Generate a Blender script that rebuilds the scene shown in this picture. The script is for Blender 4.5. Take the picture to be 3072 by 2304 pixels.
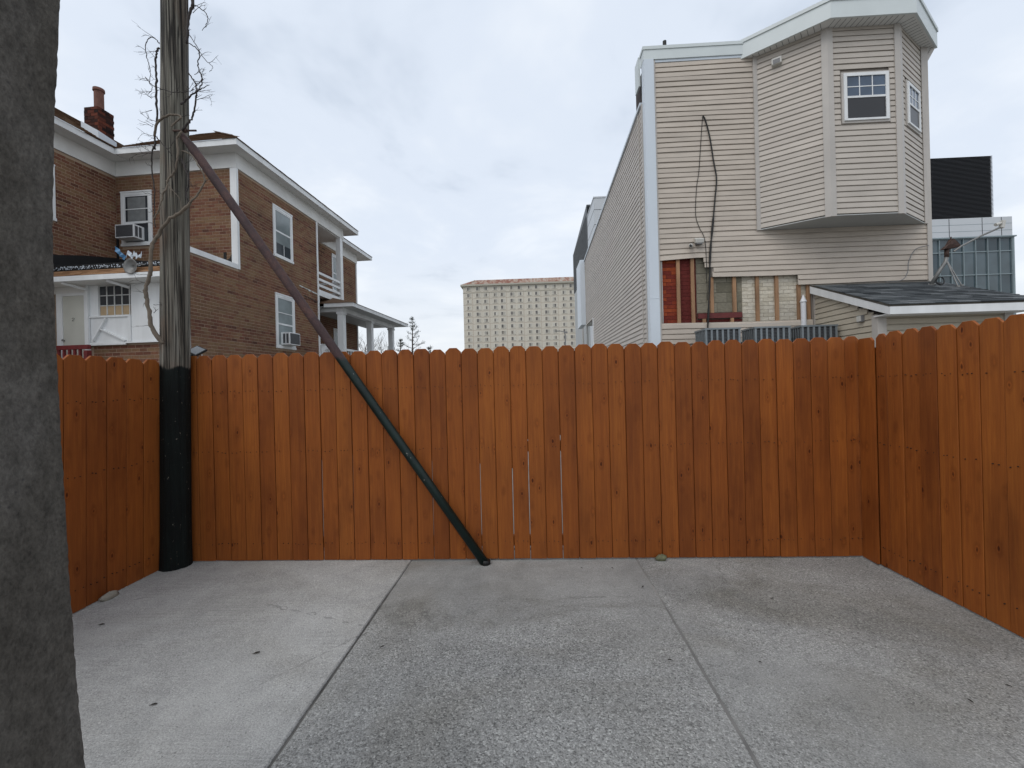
import bpy, math, random
from mathutils import Vector, Matrix
R = math.radians
scene = bpy.context.scene
for o in list(bpy.data.objects):
    bpy.data.objects.remove(o)
col = scene.collection
rnd = random.Random(7)

# ------------------------------------------------------------------ camera
cam_data = bpy.data.cameras.new("camera")
cam_data.sensor_width = 36.0
cam_data.lens = 36.0 * 1319 / 3072
cam_data.clip_start = 0.05
cam_data.clip_end = 3000
cam = bpy.data.objects.new("camera", cam_data)
cam.matrix_world = (Matrix.Translation((0, 0, 1.52)) @ Matrix.Rotation(R(2.6), 4, 'Z')
                    @ Matrix.Rotation(R(90), 4, 'X') @ Matrix.Rotation(R(-1.45), 4, 'Z'))
col.objects.link(cam)
scene.camera = cam

# ------------------------------------------------------------------ world, sun, exposure
SUN_EL, SUN_AZ = 50, 216          # azimuth measured clockwise from +Y
world = bpy.data.worlds.new("World")
scene.world = world
world.use_nodes = True
wt = world.node_tree
wt.nodes.clear()
def wn(t, **k):
    n = wt.nodes.new(t)
    for a, b in k.items():
        setattr(n, a, b)
    return n
w_out = wn('ShaderNodeOutputWorld')
w_bg = wn('ShaderNodeBackground')
w_bg.inputs['Strength'].default_value = 0.1
w_sky = wn('ShaderNodeTexSky', sky_type='NISHITA', sun_disc=False, sun_elevation=R(SUN_EL),
           sun_rotation=R(SUN_AZ), air_density=1.0, dust_density=2.5, ozone_density=1.0)
w_tc = wn('ShaderNodeTexCoord')
w_sep = wn('ShaderNodeSeparateXYZ')
wt.links.new(w_tc.outputs['Generated'], w_sep.inputs[0])
def wmath(op, a, b=None, clamp=False):
    n = wn('ShaderNodeMath', operation=op, use_clamp=clamp)
    for i, v in enumerate((a, b)):
        if v is None:
            continue
        if isinstance(v, (int, float)):
            n.inputs[i].default_value = v
        else:
            wt.links.new(v, n.inputs[i])
    return n.outputs[0]
zc = wmath('ADD', wmath('MAXIMUM', w_sep.outputs[2], 0.0), 0.16)
w_comb = wn('ShaderNodeCombineXYZ')
wt.links.new(wmath('DIVIDE', w_sep.outputs[0], zc), w_comb.inputs[0])
wt.links.new(wmath('DIVIDE', w_sep.outputs[1], zc), w_comb.inputs[1])
w_n1 = wn('ShaderNodeTexNoise')
w_n1.inputs['Scale'].default_value = 1.5
w_n1.inputs['Detail'].default_value = 5
w_n1.inputs['Roughness'].default_value = 0.55
w_n1.inputs['Distortion'].default_value = 0.25
wt.links.new(w_comb.outputs[0], w_n1.inputs['Vector'])
w_n2 = wn('ShaderNodeTexNoise')
w_n2.inputs['Scale'].default_value = 0.45
w_n2.inputs['Detail'].default_value = 3
wt.links.new(w_comb.outputs[0], w_n2.inputs['Vector'])
cl = wmath('ADD', wmath('MULTIPLY', w_n1.outputs[0], 0.6), wmath('MULTIPLY', w_n2.outputs[0], 0.4))
w_ramp = wn('ShaderNodeValToRGB')
w_ramp.color_ramp.interpolation = 'EASE'
e = w_ramp.color_ramp.elements
e[0].position = 0.36; e[0].color = (5.8, 6.55, 7.65, 1)
e[1].position = 0.60; e[1].color = (8.7, 9.2, 9.85, 1)
m_ = e.new(0.47); m_.color = (7.4, 8.1, 9.15, 1)
wt.links.new(cl, w_ramp.inputs[0])
w_mix = wn('ShaderNodeMixRGB')
w_mix.inputs[0].default_value = 0.90
wt.links.new(w_sky.outputs[0], w_mix.inputs[1])
wt.links.new(w_ramp.outputs[0], w_mix.inputs[2])
# pale band of thin bright cloud low over the horizon, all the way round
w_band = wn('ShaderNodeValToRGB')
b = w_band.color_ramp.elements
b[0].position = 0.0; b[0].color = (1, 1, 1, 1)
b[1].position = 0.30; b[1].color = (0, 0, 0, 1)
wt.links.new(wmath('MAXIMUM', w_sep.outputs[2], 0.0), w_band.inputs[0])
w_mix2 = wn('ShaderNodeMixRGB')
wt.links.new(wmath('MULTIPLY', w_band.outputs[0], 0.75), w_mix2.inputs[0])
wt.links.new(w_mix.outputs[0], w_mix2.inputs[1])
w_mix2.inputs[2].default_value = (8.5, 8.7, 8.75, 1)
wt.links.new(w_mix2.outputs[0], w_bg.inputs[0])
wt.links.new(w_bg.outputs[0], w_out.inputs[0])

sun_data = bpy.data.lights.new("sun", 'SUN')
sun_data.energy = 0.9
sun_data.angle = R(40)
sun_data.color = (1.0, 0.96, 0.9)
sun = bpy.data.objects.new("sun", sun_data)
col.objects.link(sun)
sd = Vector((math.sin(R(SUN_AZ)) * math.cos(R(SUN_EL)), math.cos(R(SUN_AZ)) * math.cos(R(SUN_EL)), math.sin(R(SUN_EL))))
sun.rotation_euler = sd.to_track_quat('Z', 'Y').to_euler()
sun.location = (0, -10, 20)

scene.cycles.max_bounces = 5
scene.cycles.diffuse_bounces = 3
scene.cycles.glossy_bounces = 2
vs = scene.view_settings
vs.view_transform = 'Standard'
vs.look = 'None'
vs.exposure = 0.15
vs.gamma = 1.0
vs.use_curve_mapping = False

# ------------------------------------------------------------------ materials
MATS = {}
class NT:
    def __init__(s, name):
        s.m = bpy.data.materials.new(name)
        s.m.use_nodes = True
        s.t = s.m.node_tree
        s.b = s.t.nodes['Principled BSDF']
        s._tc = None
    def n(s, t, **k):
        x = s.t.nodes.new(t)
        for a, b in k.items():
            setattr(x, a, b)
        return x
    def link(s, a, b):
        s.t.links.new(a, b)
    def co(s, scale=(1, 1, 1), rand=0.0, kind='Object'):
        if s._tc is None:
            s._tc = s.n('ShaderNodeTexCoord')
        mp = s.n('ShaderNodeMapping')
        mp.inputs['Scale'].default_value = scale
        s.link(s._tc.outputs[kind], mp.inputs[0])
        if rand:
            oi = s.n('ShaderNodeObjectInfo')
            ml = s.n('ShaderNodeVectorMath', operation='SCALE')
            cb = s.n('ShaderNodeCombineXYZ')
            for i in range(3):
                s.link(oi.outputs['Random'], cb.inputs[i])
            s.link(cb.outputs[0], ml.inputs[0])
            ml.inputs['Scale'].default_value = rand
            s.link(ml.outputs[0], mp.inputs['Location'])
        return mp.outputs[0]
    def noise(s, v, scale=1, detail=4, rough=0.5, dist=0):
        x = s.n('ShaderNodeTexNoise')
        x.inputs['Scale'].default_value = scale
        x.inputs['Detail'].default_value = detail
        x.inputs['Roughness'].default_value = rough
        x.inputs['Distortion'].default_value = dist
        s.link(v, x.inputs['Vector'])
        return x.outputs[0]
    def vor(s, v, scale=1, feature='F1', rnd_=1.0):
        x = s.n('ShaderNodeTexVoronoi', feature=feature)
        x.inputs['Scale'].default_value = scale
        x.inputs['Randomness'].default_value = rnd_
        s.link(v, x.inputs['Vector'])
        return x
    def ramp(s, f, stops, interp='LINEAR'):
        x = s.n('ShaderNodeValToRGB')
        x.color_ramp.interpolation = interp
        el = x.color_ramp.elements
        while len(el) < len(stops):
            el.new(0.5)
        for e_, (p, c_) in zip(el, stops):
            e_.position = p
            e_.color = (*c_, 1) if isinstance(c_, tuple) else (c_, c_, c_, 1)
        s.link(f, x.inputs[0])
        return x.outputs[0]
    def mix(s, f, a, b, mode='MIX'):
        x = s.n('ShaderNodeMixRGB', blend_type=mode)
        for i, v in ((0, f), (1, a), (2, b)):
            if isinstance(v, (int, float)):
                x.inputs[i].default_value = v if i == 0 else (v, v, v, 1)
            elif isinstance(v, tuple):
                x.inputs[i].default_value = (*v, 1)
            else:
                s.link(v, x.inputs[i])
        return x.outputs[0]
    def math(s, op, a, b=0.0, clamp=False):
        x = s.n('ShaderNodeMath', operation=op, use_clamp=clamp)
        for i, v in ((0, a), (1, b)):
            if isinstance(v, (int, float)):
                x.inputs[i].default_value = v
            else:
                s.link(v, x.inputs[i])
        return x.outputs[0]
    def bump(s, h, strength=0.3, dist=0.01):
        x = s.n('ShaderNodeBump')
        x.inputs['Strength'].default_value = strength
        x.inputs['Distance'].default_value = dist
        s.link(h, x.inputs['Height'])
        s.link(x.outputs[0], s.b.inputs['Normal'])
    def done(s, colr=None, rough=0.7, metal=0.0, spec=None):
        if colr is not None:
            if isinstance(colr, tuple):
                s.b.inputs['Base Color'].default_value = (*colr, 1)
            else:
                s.link(colr, s.b.inputs['Base Color'])
        if isinstance(rough, (int, float)):
            s.b.inputs['Roughness'].default_value = rough
        else:
            s.link(rough, s.b.inputs['Roughness'])
        s.b.inputs['Metallic'].default_value = metal
        if spec is not None:
            s.b.inputs['Specular IOR Level'].default_value = spec
        return s.m

def paint(name, c, rough=0.55, var=0.18, scale=3.0, bump=0.15, bscale=60, metal=0.0, streak=False, spec=None, rand=3.0, objvar=0.0):
    k = NT(name)
    v = k.co((1, 1, 0.25) if streak else (1, 1, 1), rand=rand)
    n1 = k.noise(v, scale, 6, 0.6)
    f = k.ramp(n1, [(0.3, 1 - var), (0.7, 1 + var * 0.5)])
    cc = k.mix(1.0, c, f, 'MULTIPLY')
    if objvar:
        oi = k.n('ShaderNodeObjectInfo')
        cc = k.mix(1.0, cc, k.ramp(oi.outputs['Random'], [(0, 1 - objvar), (1, 1 + objvar)]), 'MULTIPLY')
    if bump:
        k.bump(k.noise(k.co(), bscale, 4), bump, 0.004)
    MATS[name] = k.done(cc, rough, metal, spec)
    return MATS[name]

def mk_fence(name):
    k = NT(name)
    vg = k.co((30, 8, 1.3), rand=31)
    grain = k.noise(vg, 1.0, 8, 0.62, 1.2)
    v2 = k.co((2.6, 2, 1.2), rand=17)
    blot = k.noise(v2, 1.0, 4, 0.55)
    fine = k.noise(k.co((170, 20, 5), rand=5), 1.0, 3, 0.6)
    c = k.ramp(grain, [(0.25, (0.196, 0.055, 0.0115)), (0.5, (0.243, 0.072, 0.014)), (0.75, (0.300, 0.096, 0.018))])
    c = k.mix(1.0, c, k.ramp(blot, [(0.30, (0.70, 0.66, 0.68)), (0.46, (0.96, 0.95, 0.95)), (0.72, (1.18, 1.17, 1.08))]), 'MULTIPLY')
    c = k.mix(0.5, c, k.ramp(fine, [(0.35, 0.84), (0.65, 1.10)]), 'MULTIPLY')
    oi = k.n('ShaderNodeObjectInfo')
    c = k.mix(1.0, c, k.ramp(oi.outputs['Random'], [(0, (0.90, 0.86, 0.86)), (0.35, (0.98, 0.95, 0.93)), (0.7, (1.03, 1.02, 1.01)), (1, (1.09, 1.12, 1.10))]), 'MULTIPLY')
    kn = k.vor(k.co((11, 4, 5.2), rand=23), 1.0)
    kd = k.noise(k.co((30, 10, 20), rand=3), 1, 3)
    d = k.math('ADD', kn.outputs['Distance'], k.math('MULTIPLY', k.math('SUBTRACT', kd, 0.5), 0.16))
    halo = k.ramp(d, [(0.05, (0.30, 0.22, 0.20)), (0.085, (0.62, 0.55, 0.50)), (0.115, (1.10, 1.05, 1.0)), (0.17, (0.80, 0.76, 0.74)), (0.34, (1, 1, 1))])
    sepr = k.n('ShaderNodeSeparateColor')
    k.link(kn.outputs['Color'], sepr.inputs[0])
    sel = k.ramp(sepr.outputs[0], [(0.34, 0.0), (0.42, 1.0)])
    c = k.mix(sel, c, k.mix(1.0, c, halo, 'MULTIPLY'))
    h = k.math('ADD', k.math('MULTIPLY', grain, 0.6), k.math('MULTIPLY', fine, 0.4))
    k.bump(h, 0.35, 0.003)
    MATS[name] = k.done(c, 0.62, spec=0.25)
mk_fence('fence_wood')

def mk_pole():
    k = NT('pole_wood')
    v = k.co((26, 26, 0.55))
    g = k.noise(v, 1.0, 7, 0.65, 0.6)
    fine = k.noise(k.co((110, 110, 2.2)), 1.0, 4, 0.6)
    c = k.ramp(g, [(0.34, (0.014, 0.012, 0.010)), (0.43, (0.10, 0.086, 0.070)), (0.56, (0.21, 0.195, 0.165)), (0.75, (0.33, 0.315, 0.275))])
    c = k.mix(0.6, c, k.ramp(fine, [(0.35, 0.45), (0.65, 1.3)]), 'MULTIPLY')
    ck = k.noise(k.co((34, 34, 0.28)), 1.0, 3, 0.5)
    c = k.mix(k.ramp(ck, [(0.455, 0.0), (0.487, 0.92), (0.513, 0.92), (0.545, 0.0)]), c, (0.010, 0.009, 0.008))
    gr = k.noise(k.co((5, 5, 0.7)), 1.0, 4)
    c = k.mix(k.ramp(gr, [(0.45, 0.0), (0.7, 0.55)]), c, k.mix(1.0, c, (0.90, 0.96, 0.88), 'MULTIPLY'))
    rd = k.noise(k.co((3, 3, 1.3)), 1.3, 4)
    c = k.mix(k.ramp(rd, [(0.52, 0.0), (0.68, 0.6)]), c, k.mix(1.0, c, (1.1, 0.72, 0.55), 'MULTIPLY'))
    # black-green paint on the foot of the pole with chips
    tc = k.co()
    sx = k.n('ShaderNodeSeparateXYZ')
    k.link(tc, sx.inputs[0])
    edge = k.math('ADD', sx.outputs[2], k.math('MULTIPLY', k.math('SUBTRACT', k.noise(k.co((14, 14, 3)), 1, 3), 0.5), 0.16))
    pm = k.ramp(k.math('MULTIPLY', edge, 0.4), [(0.694, 1.0), (0.7, 0.0)])
    chips = k.noise(k.co((60, 60, 30)), 1.0, 2)
    chm = k.ramp(chips, [(0.70, 1.0), (0.73, 0.0)])
    pm2 = k.math('MULTIPLY', pm, chm)
    pv = k.ramp(k.noise(k.co((8, 8, 3)), 1, 4), [(0.3, (0.0022, 0.0030, 0.0030)), (0.7, (0.0042, 0.0085, 0.0075))])
    c = k.mix(pm2, c, pv)
    k.bump(k.math('ADD', g, k.math('MULTIPLY', fine, 0.5)), 0.9, 0.02)
    MATS['pole_wood'] = k.done(c, 0.75, spec=0.25)
mk_pole()

def mk_pipe():
    k = NT('pipe_metal')
    v = k.co()
    n1 = k.noise(k.co((9, 9, 9)), 1, 6, 0.65)
    sp = k.noise(k.co((120, 120, 120)), 1, 2)
    rust = k.ramp(n1, [(0.3, (0.038, 0.023, 0.024)), (0.5, (0.057, 0.033, 0.033)), (0.72, (0.092, 0.046, 0.038))])
    rust = k.mix(0.5, rust, k.ramp(sp, [(0.4, 0.7), (0.62, 1.4)]), 'MULTIPLY')
    green = k.ramp(n1, [(0.3, (0.004, 0.011, 0.010)), (0.7, (0.007, 0.020, 0.017))])
    chips = k.noise(k.co((70, 70, 35)), 1, 2)
    green = k.mix(k.ramp(chips, [(0.72, 0.0), (0.745, 1.0)]), green, (0.22, 0.22, 0.2))
    sx = k.n('ShaderNodeSeparateXYZ')
    k.link(v, sx.inputs[0])
    edge = k.math('ADD', sx.outputs[2], k.math('MULTIPLY', k.math('SUBTRACT', k.noise(k.co((20, 20, 20)), 1, 3), 0.5), 0.10))
    m = k.ramp(k.math('MULTIPLY', edge, 0.4), [(0.704, 1.0), (0.716, 0.0)])
    c = k.mix(m, rust, green)
    k.bump(sp, 0.25, 0.004)
    MATS['pipe_metal'] = k.done(c, k.ramp(m, [(0, 0.72), (1, 0.42)]), 0.0, 0.35)
mk_pipe()

def mk_brick(name, mort, cols, streak=0.0, tone_attr='tone'):
    """cols: list of (pos, colour) picked by the per-brick tone stored in the mesh"""
    k = NT(name)
    at = k.n('ShaderNodeAttribute', attribute_name=tone_attr)
    c = k.ramp(at.outputs['Fac'], cols)
    n = k.noise(k.co((14, 14, 30)), 1, 5, 0.6)
    c = k.mix(1.0, c, k.ramp(n, [(0.3, 0.78), (0.7, 1.18)]), 'MULTIPLY')
    big = k.noise(k.co((0.55, 0.55, 0.8)), 1, 5, 0.6)
    c = k.mix(1.0, c, k.ramp(big, [(0.30, (0.66, 0.66, 0.68)), (0.5, (0.97, 0.97, 0.97)), (0.7, (1.12, 1.1, 1.06))]), 'MULTIPLY')
    k.bump(k.noise(k.co((90, 90, 90)), 1, 4), 0.3, 0.004)
    MATS[name] = k.done(c, 0.85, spec=0.2)
BR = [(0.0, (0.098, 0.045, 0.032)), (0.25, (0.170, 0.072, 0.047)), (0.5, (0.190, 0.100, 0.060)), (0.75, (0.210, 0.132, 0.075)), (1.0, (0.148, 0.070, 0.046))]
mk_brick('house_brick', None, BR)
paint('house_mortar', (0.34, 0.25, 0.18), 0.9, 0.3, 1.2, 0.3, 90)
mk_brick('red_brick', None, [(0, (0.10, 0.018, 0.016)), (0.5, (0.125, 0.024, 0.020)), (0.8, (0.19, 0.032, 0.018)), (1, (0.30, 0.062, 0.022))])
mk_brick('cream_brick', None, [(0, (0.46, 0.42, 0.34)), (0.5, (0.53, 0.49, 0.41)), (1, (0.58, 0.54, 0.46))])
mk_brick('block', None, [(0, (0.14, 0.13, 0.098)), (0.5, (0.18, 0.168, 0.128)), (1, (0.235, 0.215, 0.17))])
mk_brick('chimney_brick', None, [(0, (0.016, 0.009, 0.009)), (0.5, (0.045, 0.018, 0.014)), (1, (0.15, 0.042, 0.025))])
paint('red_mortar', (0.16, 0.034, 0.026), 0.9, 0.2, 5)
paint('cream_mortar', (0.42, 0.375, 0.30), 0.9, 0.25, 5)
paint('block_mortar', (0.13, 0.12, 0.09), 0.9, 0.25, 5)
paint('chimney_mortar', (0.05, 0.03, 0.026), 0.9, 0.3, 5)

paint('white_paint', (0.76, 0.775, 0.78), 0.55, 0.14, 2.5, 0.12, 30, streak=True)
paint('worn_white_paint', (0.60, 0.61, 0.60), 0.6, 0.35, 6, 0.3, 40, streak=True)
paint('soffit_paint', (0.72, 0.72, 0.70), 0.6, 0.10, 2.0, 0.08, 20)
paint('door_paint', (0.56, 0.56, 0.50), 0.5, 0.08, 2.0, 0.05, 20)
paint('red_paint', (0.16, 0.018, 0.02), 0.55, 0.3, 6, 0.2, 40)
paint('white_metal', (0.62, 0.68, 0.74), 0.4, 0.08, 1.2, 0.03, 8, streak=True)
paint('fascia_metal', (0.62, 0.67, 0.67), 0.45, 0.08, 1.2, 0.03, 8)
paint('siding', (0.52, 0.458, 0.392), 0.55, 0.13, 1.3, 0.06, 120, objvar=0.03, spec=0.3)
paint('siding_bay', (0.505, 0.458, 0.405), 0.55, 0.12, 1.3, 0.06, 120, objvar=0.03, spec=0.3)
paint('siding_side', (0.53, 0.485, 0.44), 0.55, 0.12, 1.3, 0.06, 120, objvar=0.03, spec=0.3)
paint('siding_shed', (0.48, 0.43, 0.345), 0.55, 0.14, 1.3, 0.06, 120, objvar=0.03, spec=0.3)
paint('trim_beige', (0.47, 0.44, 0.405), 0.5, 0.10, 1.5, 0.04, 60)
paint('underlay', (0.30, 0.27, 0.24), 0.8, 0.15, 2)
paint('bay_soffit', (0.46, 0.47, 0.46), 0.6, 0.1, 2)
paint('tar', (0.008, 0.008, 0.009), 0.75, 0.5, 5, 0.6, 30)
paint('dark_brick', (0.05, 0.036, 0.034), 0.9, 0.4, 9, 0.5, 40)
paint('gravel_ground', (0.22, 0.215, 0.20), 0.95, 0.3, 1.4, 0.6, 40)
paint('strip_wood', (0.34, 0.195, 0.105), 0.8, 0.35, 7, 0.3, 60, streak=True, objvar=0.2)
paint('red_sill', (0.13, 0.022, 0.02), 0.7, 0.25, 8, 0.3, 60)
paint('pvc', (0.66, 0.67, 0.70), 0.35, 0.08, 3)
paint('black_rubber', (0.007, 0.007, 0.007), 0.6, 0.2, 10)
paint('grey_plastic', (0.17, 0.17, 0.175), 0.5, 0.15, 8)
paint('off_white_plastic', (0.55, 0.54, 0.50), 0.45, 0.12, 8)
paint('condenser_paint', (0.20, 0.225, 0.24), 0.45, 0.15, 8, metal=0.2)
paint('condenser_fin', (0.085, 0.092, 0.10), 0.5, 0.15, 20)
paint('condenser_coil', (0.035, 0.038, 0.042), 0.6, 0.2, 40)
paint('galvanised', (0.22, 0.22, 0.215), 0.5, 0.3, 9, 0.2, 60, metal=0.4)
paint('rusty_metal', (0.085, 0.05, 0.04), 0.75, 0.5, 14, 0.3, 60, metal=0.2)
paint('vine_bark', (0.155, 0.125, 0.095), 0.85, 0.35, 14, 0.5, 90)
paint('vine_bark_dark', (0.042, 0.034, 0.032), 0.85, 0.3, 14, 0.4, 90)
paint('tree_bark', (0.07, 0.056, 0.045), 0.9, 0.3, 8, 0.3, 40)
paint('needles', (0.030, 0.042, 0.026), 0.8, 0.35, 2.0, 0)
paint('stone', (0.29, 0.27, 0.225), 0.9, 0.25, 18, 0.6, 80)
paint('mossy_stone', (0.15, 0.155, 0.09), 0.9, 0.5, 22, 0.5, 80)
paint('dead_leaf', (0.022, 0.017, 0.012), 0.8, 0.3, 30, 0)
paint('hotel_wall', (0.57, 0.53, 0.45), 0.85, 0.10, 0.10, 0.05, 1.0)
paint('hotel_panel', (0.565, 0.53, 0.455), 0.85, 0.08, 0.3, 0)
paint('hotel_joint', (0.36, 0.275, 0.21), 0.9, 0.25, 0.3, 0)
paint('hotel_trim', (0.40, 0.38, 0.32), 0.8, 0.1, 0.3, 0)
paint('curtain_white', (0.46, 0.44, 0.39), 0.8, 0.15, 1, 0, objvar=0.25)
paint('gunmetal', (0.085, 0.092, 0.098), 0.5, 0.10, 0.5, 0, metal=0.3)
paint('light_grey_panel', (0.36, 0.375, 0.375), 0.55, 0.08, 0.5, 0)
paint('white_panel', (0.52, 0.545, 0.57), 0.45, 0.06, 0.4, 0)
paint('louver_black', (0.0065, 0.0075, 0.011), 0.5, 0.1, 1, 0)
paint('mullion', (0.22, 0.27, 0.285), 0.4, 0.08, 1, 0, metal=0.3)
paint('blue_plastic', (0.07, 0.2, 0.36), 0.4, 0.2, 12)
paint('green_stucco', (0.22, 0.225, 0.18), 0.9, 0.2, 2)
paint('board_wall', (0.45, 0.33, 0.2), 0.8, 0.2, 3)
paint('curtain', (0.20, 0.21, 0.21), 0.8, 0.2, 8, 0)
paint('dark_room', (0.012, 0.013, 0.015), 0.9, 0.2, 2, 0)
paint('terracotta', (0.17, 0.075, 0.055), 0.85, 0.35, 9, 0.3, 50)
paint('ac_grille', (0.07, 0.072, 0.078), 0.6, 0.2, 20)
paint('solar_glass', (0.19, 0.20, 0.21), 0.25, 0.1, 8)
paint('sheathing', (0.10, 0.09, 0.075), 0.9, 0.3, 5)
paint('nail_black', (0.012, 0.006, 0.004), 0.7, 0.1, 5, 0)

def mk_shingle(name, c0, c1, c2):
    k = NT(name)
    at = k.n('ShaderNodeAttribute', attribute_name='tone')
    c = k.ramp(at.outputs['Fac'], [(0, c0), (0.5, c1), (1, c2)])
    n = k.noise(k.co((120, 120, 120)), 1, 3, 0.6)
    c = k.mix(0.8, c, k.ramp(n, [(0.35, 0.6), (0.65, 1.35)]), 'MULTIPLY')
    k.bump(n, 0.4, 0.004)
    MATS[name] = k.done(c, 0.9, spec=0.2)
mk_shingle('slate_shingle', (0.036, 0.041, 0.045), (0.072, 0.080, 0.086), (0.14, 0.15, 0.157))
mk_shingle('brown_shingle', (0.085, 0.048, 0.030), (0.14, 0.085, 0.053), (0.20, 0.13, 0.08))
mk_shingle('tan_shingle', (0.19, 0.10, 0.05), (0.26, 0.145, 0.075), (0.34, 0.20, 0.11))

def mk_glass(name, c, rough=0.06, var=0.3, scale=1.5):
    k = NT(name)
    n = k.noise(k.co((1, 1, 1), rand=9), scale, 3)
    cc = k.mix(1.0, c, k.ramp(n, [(0.3, 1 - var), (0.7, 1 + var)]), 'MULTIPLY')
    k.bump(k.noise(k.co((1, 1, 1), rand=4), 1.2, 2), 0.06, 0.05)
    MATS[name] = k.done(cc, rough, 0.0, 0.6)
mk_glass('window_glass', (0.035, 0.042, 0.05))
mk_glass('bay_glass', (0.055, 0.085, 0.13), 0.08)  # bluish tint stands in for sky reflected in the upper panes
mk_glass('pale_window_glass', (0.20, 0.235, 0.24), 0.1)
mk_glass('screen_glass', (0.010, 0.010, 0.012), 0.35)
mk_glass('teal_glass', (0.075, 0.105, 0.12), 0.04, 0.45, 0.3)
mk_glass('teal_glass_dark', (0.035, 0.055, 0.066), 0.04, 0.45, 0.3)
mk_glass('hotel_glass', (0.12, 0.11, 0.10), 0.25, 0.4, 0.5)
mk_glass('hotel_glass_pale', (0.17, 0.15, 0.125), 0.25, 0.4, 0.5)  # paler, warmer tone of the tower's window glass

def mk_hotel_roof():
    k = NT('rusty_roof')
    n = k.noise(k.co((0.8, 0.25, 0.25)), 1, 6, 0.65)
    n2 = k.noise(k.co((0.07, 0.07, 0.07)), 1, 2)
    f = k.math('ADD', k.math('MULTIPLY', n, 0.7), k.math('MULTIPLY', n2, 0.3))
    c = k.ramp(f, [(0.38, (0.42, 0.40, 0.36)), (0.5, (0.36, 0.25, 0.19)), (0.58, (0.235, 0.095, 0.062))])
    MATS['rusty_roof'] = k.done(c, 0.7)
mk_hotel_roof()

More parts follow.
